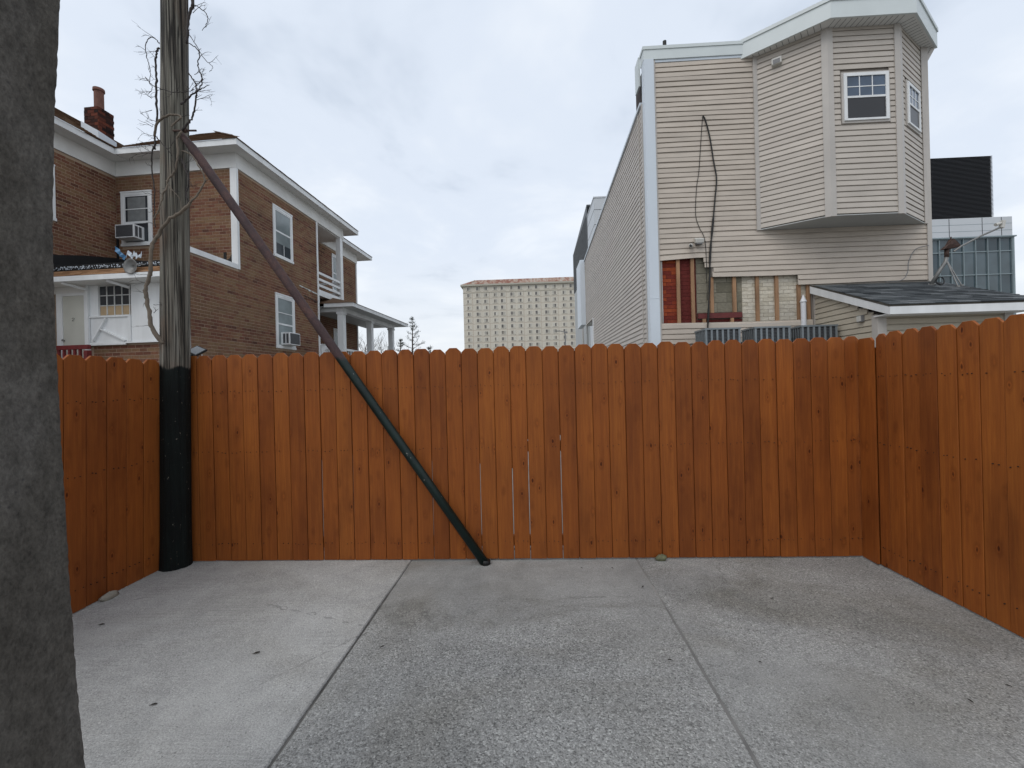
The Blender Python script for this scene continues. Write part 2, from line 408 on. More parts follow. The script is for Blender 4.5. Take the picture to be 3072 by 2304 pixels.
def mk_concrete(name, base, broom, agg, stain, agg_near=False):
    k = NT(name)
    v = k.co()
    big = k.noise(k.co((0.9, 0.9, 0.9)), 1, 4, 0.6)
    med = k.noise(k.co((5, 5, 5)), 1, 4, 0.65)
    c = k.ramp(big, [(0.3, tuple(x * 0.86 for x in base)), (0.5, base), (0.72, tuple(min(1, x * 1.12) for x in base))])
    c = k.mix(0.55, c, k.ramp(med, [(0.3, 0.80), (0.7, 1.14)]), 'MULTIPLY')
    fine = k.noise(k.co((160, 160, 160)), 1, 2, 0.65)
    c = k.mix(0.8, c, k.ramp(fine, [(0.32, 0.66), (0.68, 1.30)]), 'MULTIPLY')
    h = k.math('MULTIPLY', fine, 0.35)
    # drifting scuffs drawn out along the broom direction
    bl = k.noise(k.co((1.3, 70, 1)), 1, 3, 0.7)
    bm = k.ramp(k.noise(k.co((1.1, 2.2, 1)), 1, 3), [(0.42, 0.0), (0.66, 1.0)])
    c = k.mix(k.math('MULTIPLY', bm, broom), c, k.mix(1.0, c, k.ramp(bl, [(0.34, 0.80), (0.52, 1.0), (0.7, 1.06)]), 'MULTIPLY'))
    h = k.math('ADD', h, k.math('MULTIPLY', bl, 0.25 * broom))
    # exposed aggregate: grains and pits
    vo = k.vor(k.co((1, 1, 1)), 130)
    sp = k.n('ShaderNodeSeparateColor')
    k.link(vo.outputs['Color'], sp.inputs[0])
    grain_c = k.ramp(sp.outputs[0], [(0.0, 0.38), (0.12, 0.58), (0.28, 0.90), (0.70, 1.05), (0.92, 1.40), (1.0, 1.75)])
    patch = k.noise(k.co((0.75, 0.75, 1)), 1, 5, 0.6, 0.5)
    am = k.ramp(patch, [(0.33, 0.3), (0.50, 1.0)])
    if agg_near:
        sx = k.n('ShaderNodeSeparateXYZ')
        k.link(v, sx.inputs[0])
        yy = k.math('ADD', sx.outputs[1], k.math('MULTIPLY', k.math('SUBTRACT', patch, 0.5), 1.8))
        sm = k.ramp(k.math('MULTIPLY', yy, 0.25), [(0.66, 1.0), (0.80, 0.15)])
        am = k.math('MULTIPLY', am, sm)
        # feathered edge of a newer cement skim along the fence
        rim = k.ramp(k.math('MULTIPLY', yy, 0.25), [(0.715, 0.0), (0.735, 1.0), (0.75, 0.35), (0.80, 0.0)])
        c = k.mix(k.math('MULTIPLY', rim, k.ramp(med, [(0.35, 0.2), (0.6, 0.9)])), c, k.mix(1.0, c, (0.70, 0.69, 0.67), 'MULTIPLY'))
    am = k.math('MULTIPLY', am, agg)
    c = k.mix(am, c, k.mix(1.0, c, grain_c, 'MULTIPLY'))
    pit = k.vor(k.co((1, 1, 1)), 38)
    pm = k.ramp(pit.outputs['Distance'], [(0.10, 1.0), (0.19, 0.0)])
    ps = k.n('ShaderNodeSeparateColor')
    k.link(pit.outputs['Color'], ps.inputs[0])
    pm = k.math('MULTIPLY', pm, k.ramp(ps.outputs[1], [(0.72, 0.0), (0.76, 1.0)]))
    c = k.mix(k.math('MULTIPLY', pm, 0.6 * agg + 0.25), c, tuple(x * 0.30 for x in base))
    h = k.math('ADD', h, k.math('MULTIPLY', k.math('MULTIPLY', vo.outputs['Distance'], -1.0), am))
    h = k.math('SUBTRACT', h, k.math('MULTIPLY', pm, 0.6))
    # hairline cracks
    cr = k.vor(k.co((1, 1, 1)), 0.55, 'DISTANCE_TO_EDGE')
    wv = k.noise(k.co((9, 9, 9)), 1, 3, 0.6)
    ce = k.math('ADD', cr.outputs['Distance'], k.math('MULTIPLY', k.math('SUBTRACT', wv, 0.5), 0.05))
    cm = k.math('MULTIPLY', k.ramp(k.math('ABSOLUTE', ce), [(0.0, 1.0), (0.0022, 0.0)]), k.ramp(big, [(0.48, 0.0), (0.56, 0.55)]))
    c = k.mix(cm, c, tuple(x * 0.35 for x in base))
    # brown-grey stains with soft ragged outlines
    st = k.noise(k.co((0.62, 0.8, 1)), 1.3, 6, 0.6, 1.0)
    c = k.mix(k.math('MULTIPLY', k.ramp(st, [(0.47, 0.0), (0.68, 1.0)]), stain), c, k.mix(1.0, c, (0.66, 0.63, 0.57), 'MULTIPLY'))
    st2 = k.noise(k.co((0.8, 0.55, 1)), 1.7, 5, 0.6, 1.4)
    c = k.mix(k.math('MULTIPLY', k.ramp(st2, [(0.52, 0.0), (0.64, 1.0)]), stain * 0.7), c, k.mix(1.0, c, (0.74, 0.75, 0.76), 'MULTIPLY'))
    k.bump(h, 0.55, 0.008)
    MATS[name] = k.done(c, 0.9, spec=0.25)
mk_concrete('concrete_smooth', (0.388, 0.390, 0.378), 1.0, 0.35, 0.35)
mk_concrete('concrete_rough', (0.305, 0.307, 0.296), 0.35, 0.85, 0.55, agg_near=True)
mk_concrete('concrete_stained', (0.302, 0.304, 0.293), 0.25, 0.7, 0.7)
def mk_pillar():
    k = NT('pillar_concrete')
    n1 = k.noise(k.co((4, 4, 2.2)), 1, 5, 0.6)
    n2 = k.noise(k.co((38, 38, 22)), 1, 4, 0.65)
    c = k.ramp(n1, [(0.3, (0.062, 0.057, 0.049)), (0.5, (0.086, 0.080, 0.070)), (0.7, (0.108, 0.102, 0.093))])  # porch shade put into the colour, darker than bare concrete
    c = k.mix(0.8, c, k.ramp(n2, [(0.3, 0.6), (0.5, 1.0), (0.7, 1.3)]), 'MULTIPLY')
    p = k.vor(k.co((1, 1, 1)), 42)
    ps = k.n('ShaderNodeSeparateColor')
    k.link(p.outputs['Color'], ps.inputs[0])
    c = k.mix(k.math('MULTIPLY', k.ramp(p.outputs['Distance'], [(0.06, 0.6), (0.2, 0.0)]), k.ramp(ps.outputs[0], [(0.7, 0.0), (0.8, 1.0)])), c, (0.03, 0.03, 0.032))
    n3 = k.noise(k.co((130, 130, 90)), 1, 3, 0.7)
    c = k.mix(0.8, c, k.ramp(n3, [(0.3, 0.6), (0.5, 1.0), (0.7, 1.35)]), 'MULTIPLY')
    k.bump(k.math('ADD', n2, n3), 0.5, 0.006)
    MATS['pillar_concrete'] = k.done(c, 0.92, spec=0.2)
mk_pillar()
paint('joint_light', (0.21, 0.205, 0.195), 0.95, 0.5, 3.0, 0.5, 60)
paint('joint_fill', (0.14, 0.135, 0.125), 0.95, 0.75, 3.5, 0.5, 60)

# ------------------------------------------------------------------ mesh helpers
class MB:
    def __init__(s):
        s.v, s.f, s.m, s.tone = [], [], [], []
    def _add(s, vs, fs, mi=0, tone=0.5):
        o = len(s.v)
        s.v += [tuple(p) for p in vs]
        s.f += [tuple(i + o for i in q) for q in fs]
        s.m += [mi] * len(fs)
        s.tone += [tone] * len(vs)
        return s
    BF = [(0, 3, 2, 1), (4, 5, 6, 7), (0, 1, 5, 4), (1, 2, 6, 5), (2, 3, 7, 6), (3, 0, 4, 7)]
    def box(s, x0, x1, y0, y1, z0, z1, mi=0, tone=0.5):
        return s._add([(x0, y0, z0), (x1, y0, z0), (x1, y1, z0), (x0, y1, z0), (x0, y0, z1), (x1, y0, z1), (x1, y1, z1), (x0, y1, z1)], MB.BF, mi, tone)
    def hexa(s, p, mi=0, tone=0.5):          # 8 points, bottom ring then top ring
        return s._add(p, MB.BF, mi, tone)
    def prism(s, poly, off, mi=0, tone=0.5):  # poly: 3d loop, off: vector
        n = len(poly)
        off = Vector(off)
        vs = [Vector(p) for p in poly] + [Vector(p) + off for p in poly]
        fs = [tuple(range(n - 1, -1, -1)), tuple(range(n, 2 * n))]
        fs += [(i, (i + 1) % n, n + (i + 1) % n, n + i) for i in range(n)]
        return s._add(vs, fs, mi, tone)
    def bar(s, a, b, w, h, mi=0, up=(0, 0, 1), tone=0.5):
        a, b = Vector(a), Vector(b)
        d = (b - a).normalized()
        u = Vector(up)
        if abs(d.dot(u)) > 0.97:
            u = Vector((0, 1, 0))
        sx = d.cross(u).normalized() * (w / 2)
        sy = sx.cross(d).normalized() * (h / 2)
        return s._add([a - sx - sy, a + sx - sy, a + sx + sy, a - sx + sy, b - sx - sy, b + sx - sy, b + sx + sy, b - sx + sy],
                      [(0, 3, 2, 1), (4, 5, 6, 7), (0, 1, 5, 4), (1, 2, 6, 5), (2, 3, 7, 6), (3, 0, 4, 7)], mi, tone)
    def tube(s, path, rad, n=8, mi=0, cap=True, tone=0.5):
        P = [Vector(p) for p in path]
        if not isinstance(rad, (list, tuple)):
            rad = [rad] * len(P)
        rings = []
        prev = None
        for i, p in enumerate(P):
            d = (P[min(i + 1, len(P) - 1)] - P[max(i - 1, 0)])
            d = d.normalized() if d.length > 1e-9 else Vector((0, 0, 1))
            if prev is None:
                u = Vector((0, 1, 0)) if abs(d.z) > 0.7 else Vector((0, 0, 1))
            else:
                u = prev
            a = (u - d * u.dot(d)).normalized()
            prev = a
            b_ = d.cross(a)
            rings.append([p + (a * math.cos(t) + b_ * math.sin(t)) * rad[i] for t in (2 * math.pi * j / n for j in range(n))])
        vs = [q for r_ in rings for q in r_]
        fs = []
        for i in range(len(P) - 1):
            for j in range(n):
                k = (j + 1) % n
                fs.append((i * n + j, i * n + k, (i + 1) * n + k, (i + 1) * n + j))
        if cap:
            fs.append(tuple(range(n - 1, -1, -1)))
            fs.append(tuple((len(P) - 1) * n + j for j in range(n)))
        return s._add(vs, fs, mi, tone)
    def build(s, name, mats, parent=None, loc=None, smooth=False, kind=None, label=None, category=None, group=None, bevel=0.0):
        me = bpy.data.meshes.new(name)
        vs = s.v
        org = Vector((0, 0, 0))
        if parent is not None and 'ow' in ORG.get(parent.name, {}):
            org = ORG[parent.name]['ow']
        if loc is not None:
            org = Vector(loc)
        if org.length:
            vs = [(x - org.x, y - org.y, z - org.z) for x, y, z in vs]
        me.from_pydata(vs, [], s.f)
        if isinstance(mats, str):
            mats = [mats]
        for q in mats:
            me.materials.append(MATS[q])
        if any(s.m):
            me.polygons.foreach_set('material_index', s.m)
        if smooth:
            me.polygons.foreach_set('use_smooth', [True] * len(s.f))
        a = me.attributes.new('tone', 'FLOAT', 'POINT')
        a.data.foreach_set('value', s.tone)
        me.update()
        o = bpy.data.objects.new(name, me)
        col.objects.link(o)
        if parent is not None:
            o.parent = parent
        if loc is not None:
            if parent is not None and parent.name in ORG:
                o.location = Vector(loc) - ORG[parent.name]['ow']
            else:
                o.location = loc
        if bevel:
            bv = o.modifiers.new('bevel', 'BEVEL')
            bv.width = bevel
            bv.segments = 2
            bv.limit_method = 'ANGLE'
        for kk, vv in (('kind', kind), ('label', label), ('category', category), ('group', group)):
            if vv:
                o[kk] = vv
        return o
ORG = {}
def thing(name, label, category, loc=(0, 0, 0), rz=0.0, group=None, local=False):
    """Empty at a thing's base. Children are given in world coordinates unless local."""
    o = bpy.data.objects.new(name, None)
    o.empty_display_size = 0.3
    col.objects.link(o)
    o.location = loc
    o.rotation_euler = (0, 0, rz)
    o['label'] = label
    o['category'] = category
    if group:
        o['group'] = group
    if not local:
        ORG[o.name] = {'ow': Vector(loc)}
    return o
def bx(name, mat, parent, x0, x1, y0, y1, z0, z1, **k):
    return MB().box(x0, x1, y0, y1, z0, z1).build(name, mat, parent, **k)

# ================================================================== SETTING
bx_g = MB().box(-900, 900, -900, 900, -0.6, -0.12)
bx_g.build('ground', 'gravel_ground', None, kind='structure')

yard = MB().box(-3.6, 3.2, -4.0, 4.1, -0.11, -0.009).build('yard_pavement', 'joint_fill', None, kind='structure')
def slab(xl, xr, y0, y1, z, mat, seed, wl, wr):
    r = random.Random(seed)
    n = 60
    ys = [y0 + (y1 - y0) * i / n for i in range(n + 1)]
    def wob(w):
        out, a = [], 0
        for i in range(n + 1):
            a = a * 0.75 + r.uniform(-1, 1) * w * 0.7
            out.append(a + w * 1.5 * math.sin(i * 0.23 + seed))
        return out
    L, Rr = wob(wl), wob(wr)
    b = MB()
    top = [(xl + L[i], ys[i], z) for i in range(n + 1)] + [(xr + Rr[i], ys[i], z) for i in range(n, -1, -1)]
    # rounded arris: top face inset and a sloping shoulder
    ins = [(xl + L[i] + 0.006, ys[i], z) for i in range(n + 1)] + [(xr + Rr[i] - 0.006, ys[i], z) for i in range(n, -1, -1)]
    low = [(p[0], p[1], z - 0.007) for p in top]
    bot = [(p[0], p[1], -0.1) for p in top]
    m_ = len(top)
    vs = ins + low + bot
    fs = [tuple(range(m_ - 1, -1, -1))]
    fs[0] = tuple(reversed(fs[0]))
    fs = [tuple(range(m_))[::-1]]
    for i in range(m_):
        j = (i + 1) % m_
        fs.append((i, j, m_ + j, m_ + i))
        fs.append((m_ + i, m_ + j, 2 * m_ + j, 2 * m_ + i))
    b._add(vs, fs)
    return b.build('slab', mat, yard)
slab(-3.5, -1.1015, -4, 4.02, 0.006, 'concrete_smooth', 1, 0.0, 0.004)
yard_z = -0.008
slab(-1.0985, 0.8515, -4, 4.02, -0.002, 'concrete_rough', 2, 0.004, 0.004)
slab(0.8545, 3.1, -4, 4.02, 0.001, 'concrete_stained', 3, 0.004, 0.0)

MB().box(.843, .863, -4, 4.0, -.05, -.0035).build('joint_strip', 'joint_light', yard)
# ================================================================== FENCES
def fence(name, label, p0, p1, widths, h, lean=0.0, seed=1, hvar=0.006, gaps=None, zb=0.012):
    """boards face the left-hand normal of p0->p1 turned to the yard"""
    r = random.Random(seed)
    p0, p1 = Vector((*p0, 0)), Vector((*p1, 0))
    d = (p1 - p0).normalized()
    ang = math.atan2(d.y, d.x)
    th = thing(name, label, 'fence', p0, ang, local=True)
    th.rotation_euler = (lean, 0, ang)
    th.rotation_mode = 'XYZ'
    x = 0.0
    T = 0.019
    nails = MB()
    for i, w in enumerate(widths):
        g0 = 0.0048 + r.uniform(-0.001, 0.0014)
        hh = h + r.uniform(-hvar, hvar)
        c = 0.034 + r.uniform(-0.004, 0.004)
        xa, xb = x, x + w - g0
        sl = r.uniform(-0.0012, 0.0012)
        gp = gaps[i] if gaps and i in gaps else 0.0
        W = w - g0
        zg = r.uniform(0.9, 1.25)
        prof = [(0, zb), (W - gp * .8, zb), (W - gp, zg * .5), (W, zg), (W, hh - c), (W - c * 1.05, hh), (c * 1.05, hh), (0, hh - c)]
        if w < 0.09:
            prof = [(0, zb), (W, zb), (W, hh), (c * 1.05, hh), (0, hh - c)]
        b = MB()
        # cupped board front: three strips
        n = len(prof)
        b.prism([(px, 0, pz) for px, pz in prof], (0, T, 0))
        b.box(W - .004, W + .009, .0135, .0185, (zg - .12 if gp else zb + .002), hh - c - .012)  # lip added behind the seam to shut out light and darken the gap
        o = b.build('board', 'fence_wood', th)
        o.location = (xa, r.uniform(-0.004, 0.004), 0)
        o.rotation_euler = (r.uniform(-0.001, 0.001), sl * 0.6, r.uniform(-0.012, 0.012))
        bv = o.modifiers.new('bevel', 'BEVEL'); bv.width = 0.002; bv.segments = 1
        for zr in (h - 0.33, h * 0.53, 0.16):
            for q in (0.22, 0.5, 0.78):
                if r.random() < 0.8:
                    nx, nz = xa + W * q + r.uniform(-0.012, 0.012), zr + r.uniform(-0.008, 0.008)
                    pr_ = 0.0027
                    nails._add([(nx + pr_ * math.cos(t), -0.0062, nz + pr_ * 1.2 * math.sin(t)) for t in (k * math.pi / 3 for k in range(6))]
                               + [(nx + pr_ * math.cos(t), 0.004, nz + pr_ * 1.2 * math.sin(t)) for t in (k * math.pi / 3 for k in range(6))],
                               [(0, 1, 2, 3, 4, 5)] + [(k, 6 + k, 6 + (k + 1) % 6, (k + 1) % 6) for k in range(6)])
        x += w
    nails.build('nails', 'nail_black', th, kind='stuff')
    for zr in (h - 0.33, h * 0.53, 0.16):
        MB().box(0.01, x - 0.01, 0.024, 0.062, zr - 0.045, zr + 0.045).build('rail', 'fence_wood', th)
    k = 0.3
    while k < x:
        MB().box(k, k + 0.089, 0.064, 0.153, -0.11, h - 0.1).build('post', 'fence_wood', th)
        k += 2.35
    return th
wb = [0.087] + [0.14] * 40 + [0.125]
bg = {8: 0.001, 10: 0.0008, 15: 0.0008, 18: 0.0012, 20: 0.0015, 21: 0.0012, 23: 0.0008}
fence('wooden_fence', 'long orange-stained dog-ear board fence closing the back of the concrete yard',
      (-3.072, 3.79), (2.70, 3.79), wb, 1.842, 0.0, 3, gaps=bg)
fence('wooden_fence', 'orange-stained board fence on the left, between grey pillar and utility pole',
      (-3.205, 0.2), (-3.205, 3.60), [0.155] * 22, 1.80, R(0), 5).rotation_euler = (R(1.4), 0, R(90))
fence('wooden_fence', 'orange-stained board fence running down the right side of the yard',
      (2.735, 3.62), (2.735, 0.2), [0.105] + [0.14] * 23, 1.842, 0.0, 9)
tb = MB().prism([(0, 0, 0.012), (0.155, 0, 0.012), (0.155, 0, 1.795), (0.13, 0, 1.82), (0.02, 0, 1.82), (0, 0, 1.80)], (0, 0.019, 0))
cf = [o for o in col.objects if o.name == 'wooden_fence.002'][0]
o = tb.build('board', 'fence_wood', cf)
o['label'] = 'shorter loose board standing proud in the corner'
o.location = (-0.163, -0.022, 0)
MB().box(-0.06, 0.03, 0.0205, 0.11, -0.11, 1.74).build('post', 'fence_wood', cf)

# ================================================================== POLE AND BRACE
pole = thing('utility_pole', 'tall weathered grey wooden utility pole with black painted foot in the corner', 'pole', (-3.14, 3.70, 0))
def pole_mesh():
    b = MB()
    n, m = 64, 60
    r = random.Random(4)
    off = [0.0] * n
    for k in range(26):
        c = r.uniform(0, n); wd = r.uniform(0.5, 1.3); dp = r.uniform(0.002, 0.007)
        for j in range(n):
            dd = min(abs(j - c), n - abs(j - c))
            off[j] -= dp * math.exp(-(dd / wd) ** 2)
    vs = []
    for i in range(m + 1):
        t = i / m
        z = -0.1 + 7.6 * t
        cx = -3.148 + 0.024 * z
        rad = 0.1165 - 0.0035 * z if z > 0.3 else 0.1155 + 0.010 * max(0, (0.3 - z) / 0.4)
        for j in range(n):
            a = 2 * math.pi * j / n
            rr = rad + off[j] * (0.8 + 0.4 * math.sin(i * 0.9 + j)) * (1.0 if z > 1.7 else 0.8)
            vs.append((cx + rr * math.cos(a), 3.70 + rr * math.sin(a), z))
    fs = [(i * n + j, i * n + (j + 1) % n, (i + 1) * n + (j + 1) % n, (i + 1) * n + j) for i in range(m) for j in range(n)]
    fs.append(tuple(m * n + j for j in range(n)))
    b._add(vs, fs)
    return b
pole_mesh().build('shaft', 'pole_wood', pole, smooth=True)
pip = thing('brace_pipe', 'round steel brace pipe leaning from utility pole to ground, rusty above and green below', 'pipe', (-0.427, 3.70, 0))
a_, b_ = Vector((-0.42, 3.715, -0.02)), Vector((-2.945, 3.66, 3.735))
MB().tube([a_ + (b_ - a_) * t for t in (0, .2, .4, .6, .8, .97)] + [b_ + Vector((-0.02, 0, 0.012))], [0.0375] * 5 + [0.037, 0.02], 20).build('tube', 'pipe_metal', pip, smooth=True)
MB().tube([(-0.435, 3.715, 0.0), (-0.427, 3.715, 0.035)], [0.044, 0.039], 16).build('foot_weld', 'black_rubber', pip, smooth=True)
MB().tube([(-3.02, 3.62, 3.755), (-2.80, 3.62, 3.745)], 0.008, 8).tube([(-2.905, 3.62, 3.75), (-2.885, 3.62, 3.75)], 0.02, 6).build('bolt', 'rusty_metal', pip)

vine = thing('climbing_vine', 'bare leafless woody vine twisting up the utility pole', 'vine', (-3.09, 3.53, 1.95))
V = [
 ([(-3.09, 3.56, 1.93), (-3.147, 3.53, 2.048), (-3.172, 3.53, 2.15), (-3.193, 3.53, 2.285), (-3.203, 3.53, 2.372), (-3.171, 3.53, 2.478), (-3.151, 3.53, 2.552), (-3.149, 3.53, 2.719), (-3.115, 3.535, 2.80), (-3.08, 3.54, 2.852), (-2.994, 3.53, 2.955), (-2.874, 3.53, 3.024), (-2.803, 3.53, 3.091)], .0165, .013, 0),
 ([(-2.803, 3.53, 3.091), (-2.732, 3.53, 3.165), (-2.682, 3.53, 3.236), (-2.67, 3.53, 3.302), (-2.706, 3.53, 3.377), (-2.752, 3.53, 3.459), (-2.806, 3.53, 3.509), (-2.861, 3.53, 3.528)], .008, .0045, 0),
 ([(-3.165, 3.62, 3.60), (-3.165, 3.62, 3.753), (-3.147, 3.62, 3.883), (-3.146, 3.62, 4.055), (-3.138, 3.62, 4.226), (-3.145, 3.62, 4.343), (-3.136, 3.62, 4.425), (-3.11, 3.62, 4.472)], .008, .008, 1),
 ([(-3.109, 3.62, 4.506), (-3.13, 3.62, 4.542), (-3.165, 3.62, 4.561), (-3.208, 3.62, 4.546), (-3.227, 3.62, 4.499), (-3.222, 3.62, 4.417), (-3.206, 3.62, 4.347), (-3.194, 3.62, 4.264), (-3.2, 3.62, 4.181), (-3.183, 3.62, 4.132), (-3.213, 3.62, 4.076)], .004, .002, 1),
 ([(-2.914, 3.6, 3.729), (-2.877, 3.6, 3.775), (-2.826, 3.6, 3.833), (-2.796, 3.6, 3.9), (-2.779, 3.6, 4.021), (-2.77, 3.6, 4.075), (-2.783, 3.6, 4.137), (-2.817, 3.6, 4.194), (-2.857, 3.6, 4.257)], .009, .004, 1),
 ([(-2.77, 3.6, 4.075), (-2.735, 3.6, 4.101), (-2.722, 3.6, 4.182), (-2.748, 3.6, 4.251), (-2.754, 3.6, 4.306), (-2.741, 3.6, 4.394), (-2.782, 3.6, 4.444), (-2.837, 3.6, 4.481)], .0055, .0035, 1),
 ([(-2.90, 3.58, 3.95), (-2.871, 3.6, 3.992), (-2.821, 3.6, 4.037), (-2.771, 3.6, 4.062), (-2.714, 3.6, 4.093), (-2.661, 3.6, 4.11)], .009, .002, 1),
 ([(-2.829, 3.6, 4.549), (-2.754, 3.6, 4.435), (-2.714, 3.6, 4.358), (-2.659, 3.6, 4.294), (-2.625, 3.6, 4.264), (-2.654, 3.6, 4.225)], .003, .0018, 1),
 ([(-2.845, 3.6, 4.48), (-2.833, 3.6, 4.637), (-2.802, 3.6, 4.758), (-2.786, 3.6, 4.839), (-2.781, 3.6, 5.1)], .010, .014, 1),
 ([(-2.783, 3.6, 4.801), (-2.724, 3.6, 4.767), (-2.676, 3.6, 4.723), (-2.66, 3.6, 4.674), (-2.672, 3.6, 4.621), (-2.708, 3.6, 4.579)], .004, .0018, 1),
 ([(-3.171, 3.54, 4.165), (-3.103, 3.53, 4.094), (-3.035, 3.53, 4.057), (-2.952, 3.53, 4.025), (-2.876, 3.53, 4.015), (-2.813, 3.54, 4.024), (-2.761, 3.56, 4.055)], .003, .003, 1),
 ([(-3.12, 3.56, 3.68), (-3.071, 3.53, 3.751), (-3.02, 3.53, 3.808), (-2.957, 3.53, 3.828), (-2.895, 3.53, 3.828), (-2.854, 3.53, 3.806), (-2.896, 3.53, 3.775), (-2.946, 3.53, 3.731)], .010, .006, 0),
 ([(-2.857, 3.53, 3.692), (-2.897, 3.53, 3.62), (-2.894, 3.53, 3.479), (-2.928, 3.53, 3.361), (-2.978, 3.53, 3.303), (-2.994, 3.53, 3.237), (-3.03, 3.53, 3.178), (-3.046, 3.53, 3.112), (-3.083, 3.53, 3.019), (-3.119, 3.53, 2.974)], .010, .005, 0),
 ([(-2.863, 3.53, 3.458), (-2.83, 3.53, 3.383), (-2.805, 3.53, 3.288), (-2.814, 3.53, 3.228), (-2.829, 3.53, 3.169), (-2.817, 3.53, 3.108), (-2.846, 3.53, 3.056)], .007, .005, 1),
 ([(-2.999, 3.53, 3.284), (-2.966, 3.53, 3.222), (-2.899, 3.53, 3.145), (-2.861, 3.53, 3.003)], .004, .003, 0),
 ([(-3.087, 3.53, 3.663), (-3.012, 3.53, 3.579), (-2.945, 3.53, 3.495)], .004, .003, 1),
 ([(-3.17, 3.60, 3.62), (-3.185, 3.60, 3.50), (-3.178, 3.60, 3.36), (-3.165, 3.60, 3.2), (-3.172, 3.6, 3.05), (-3.15, 3.58, 2.92)], .006, .004, 1),
]
twigs = MB()
vr = random.Random(11)
def smooth_path(P, k=4):
    P = [Vector(p) for p in P]
    out = []
    for i in range(len(P) - 1):
        p0, p1, p2, p3 = P[max(i - 1, 0)], P[i], P[i + 1], P[min(i + 2, len(P) - 1)]
        for j in range(k):
            t = j / k
            out.append(0.5 * ((2 * p1) + (p2 - p0) * t + (2 * p0 - 5 * p1 + 4 * p2 - p3) * t * t + (3 * p1 - p0 - 3 * p2 + p3) * t ** 3))
    out.append(P[-1])
    return out
def twig(p, d, ln, rad, depth):
    pts = [Vector(p)]
    dd = Vector(d).normalized()
    n = 4
    for i in range(n):
        dd = (dd + Vector((vr.uniform(-.45, .45), vr.uniform(-.25, .25), vr.uniform(-.4, .4)))).normalized()
        pts.append(pts[-1] + dd * ln / n)
    twigs.tube(pts, [rad * (1 - 0.6 * i / n) for i in range(n + 1)], 5)
    if depth > 0:
        for q in (1, 2, 3):
            if vr.random() < 0.75:
                sd_ = (dd + Vector((vr.uniform(-1, 1), vr.uniform(-.5, .5), vr.uniform(-1, 1)))).normalized()
                twig(pts[q], sd_, ln * 0.55, rad * 0.6, depth - 1)
for P, r0, r1, mi in V:
    sp = smooth_path(P, 5)
    n = len(sp)
    sp = [p + Vector((vr.uniform(-.005, .005), vr.uniform(-.004, .004), vr.uniform(-.004, .004))) for p in sp]
    MB().tube(sp, [(r0 + (r1 - r0) * i / (n - 1)) * vr.uniform(.86, 1.16) for i in range(n)], 7).build('stem', 'vine_bark_dark' if mi else 'vine_bark', vine, smooth=True)
    for q in range(3, n - 1, 4):
        if vr.random() < (0.62 if mi else 0.3):
            side = 1 if sp[q].x > -3.0 else -1
            twig(sp[q], (side * vr.uniform(0.2, 1), vr.uniform(-.4, .2), vr.uniform(-.3, .8)), vr.uniform(0.04, 0.14), 0.0021, 1)
for z, sx, ln in ((4.02, -1, .10), (3.92, -1, .13), (3.78, -1, .14), (3.70, -1, .15), (3.62, -1, .12), (3.55, -1, .17), (4.05, 1, .13), (4.12, 1, .11), (4.2, 1, .10), (3.98, 1, .16), (4.72, 1, .12), (2.27, 1, .07), (2.2, 1, .06)):
    x0 = -3.16 if sx < 0 else (-2.78 if z > 3 else -3.19)
    twig((x0, 3.59, z), (sx, -.1, vr.uniform(-.2, .6)), ln, 0.0026, 2)
twigs.build('twigs', 'vine_bark_dark', vine, kind='stuff')

# ================================================================== GREY PILLAR AT LEFT
pil = thing('concrete_pillar', 'rough grey concrete pillar, shade in its colour, close to the camera at the left edge', 'pillar', (-1.35, 0.7, 0))
prof = [(-0.02, -1.045), (0.35, -1.062), (0.631, -1.08), (0.832, -1.095), (1.111, -1.108), (1.429, -1.119), (1.668, -1.126), (1.915, -1.127), (2.185, -1.115), (2.463, -1.093), (2.8, -1.06), (3.2, -1.02)]
def pil_x(z):
    for (z0, x0), (z1, x1) in zip(prof, prof[1:]):
        if z <= z1:
            return x0 + (x1 - x0) * (z - z0) / (z1 - z0)
    return prof[-1][1]
b = MB()
pr_ = random.Random(3)
nz, loop = 260, []
def pring(z):
    xr = pil_x(z)
    pts = []
    rr = 0.012
    for t in range(5):
        a = -math.pi / 2 + t * math.pi / 8
        pts.append((xr - rr + rr * math.cos(a), 1.0 + rr + rr * math.sin(a)))
    pts = [(x, 2.0 - y) for x, y in pts]
    pts += [(xr, 1.0 - t) for t in (.03, .08, .15, .25, .4, .6)]
    pts += [(xr - 0.5, 0.4), (xr - 0.5, 1.0)]
    pts.reverse()
    j = pr_.uniform(-.0016, .0016)
    return [(x + (j * math.exp(-((1.0 - y) / .02) ** 2) if y > .9 else 0), y, z) for x, y in pts]
rings = [pring(-0.02 + 3.2 * i / nz) for i in range(nz + 1)]
m_ = len(rings[0])
b._add([p for r_ in rings for p in r_], [(i * m_ + j, i * m_ + (j + 1) % m_, (i + 1) * m_ + (j + 1) % m_, (i + 1) * m_ + j) for i in range(nz) for j in range(m_)] + [tuple(nz * m_ + j for j in range(m_))])
b.build('shaft', 'pillar_concrete', pil, smooth=True)

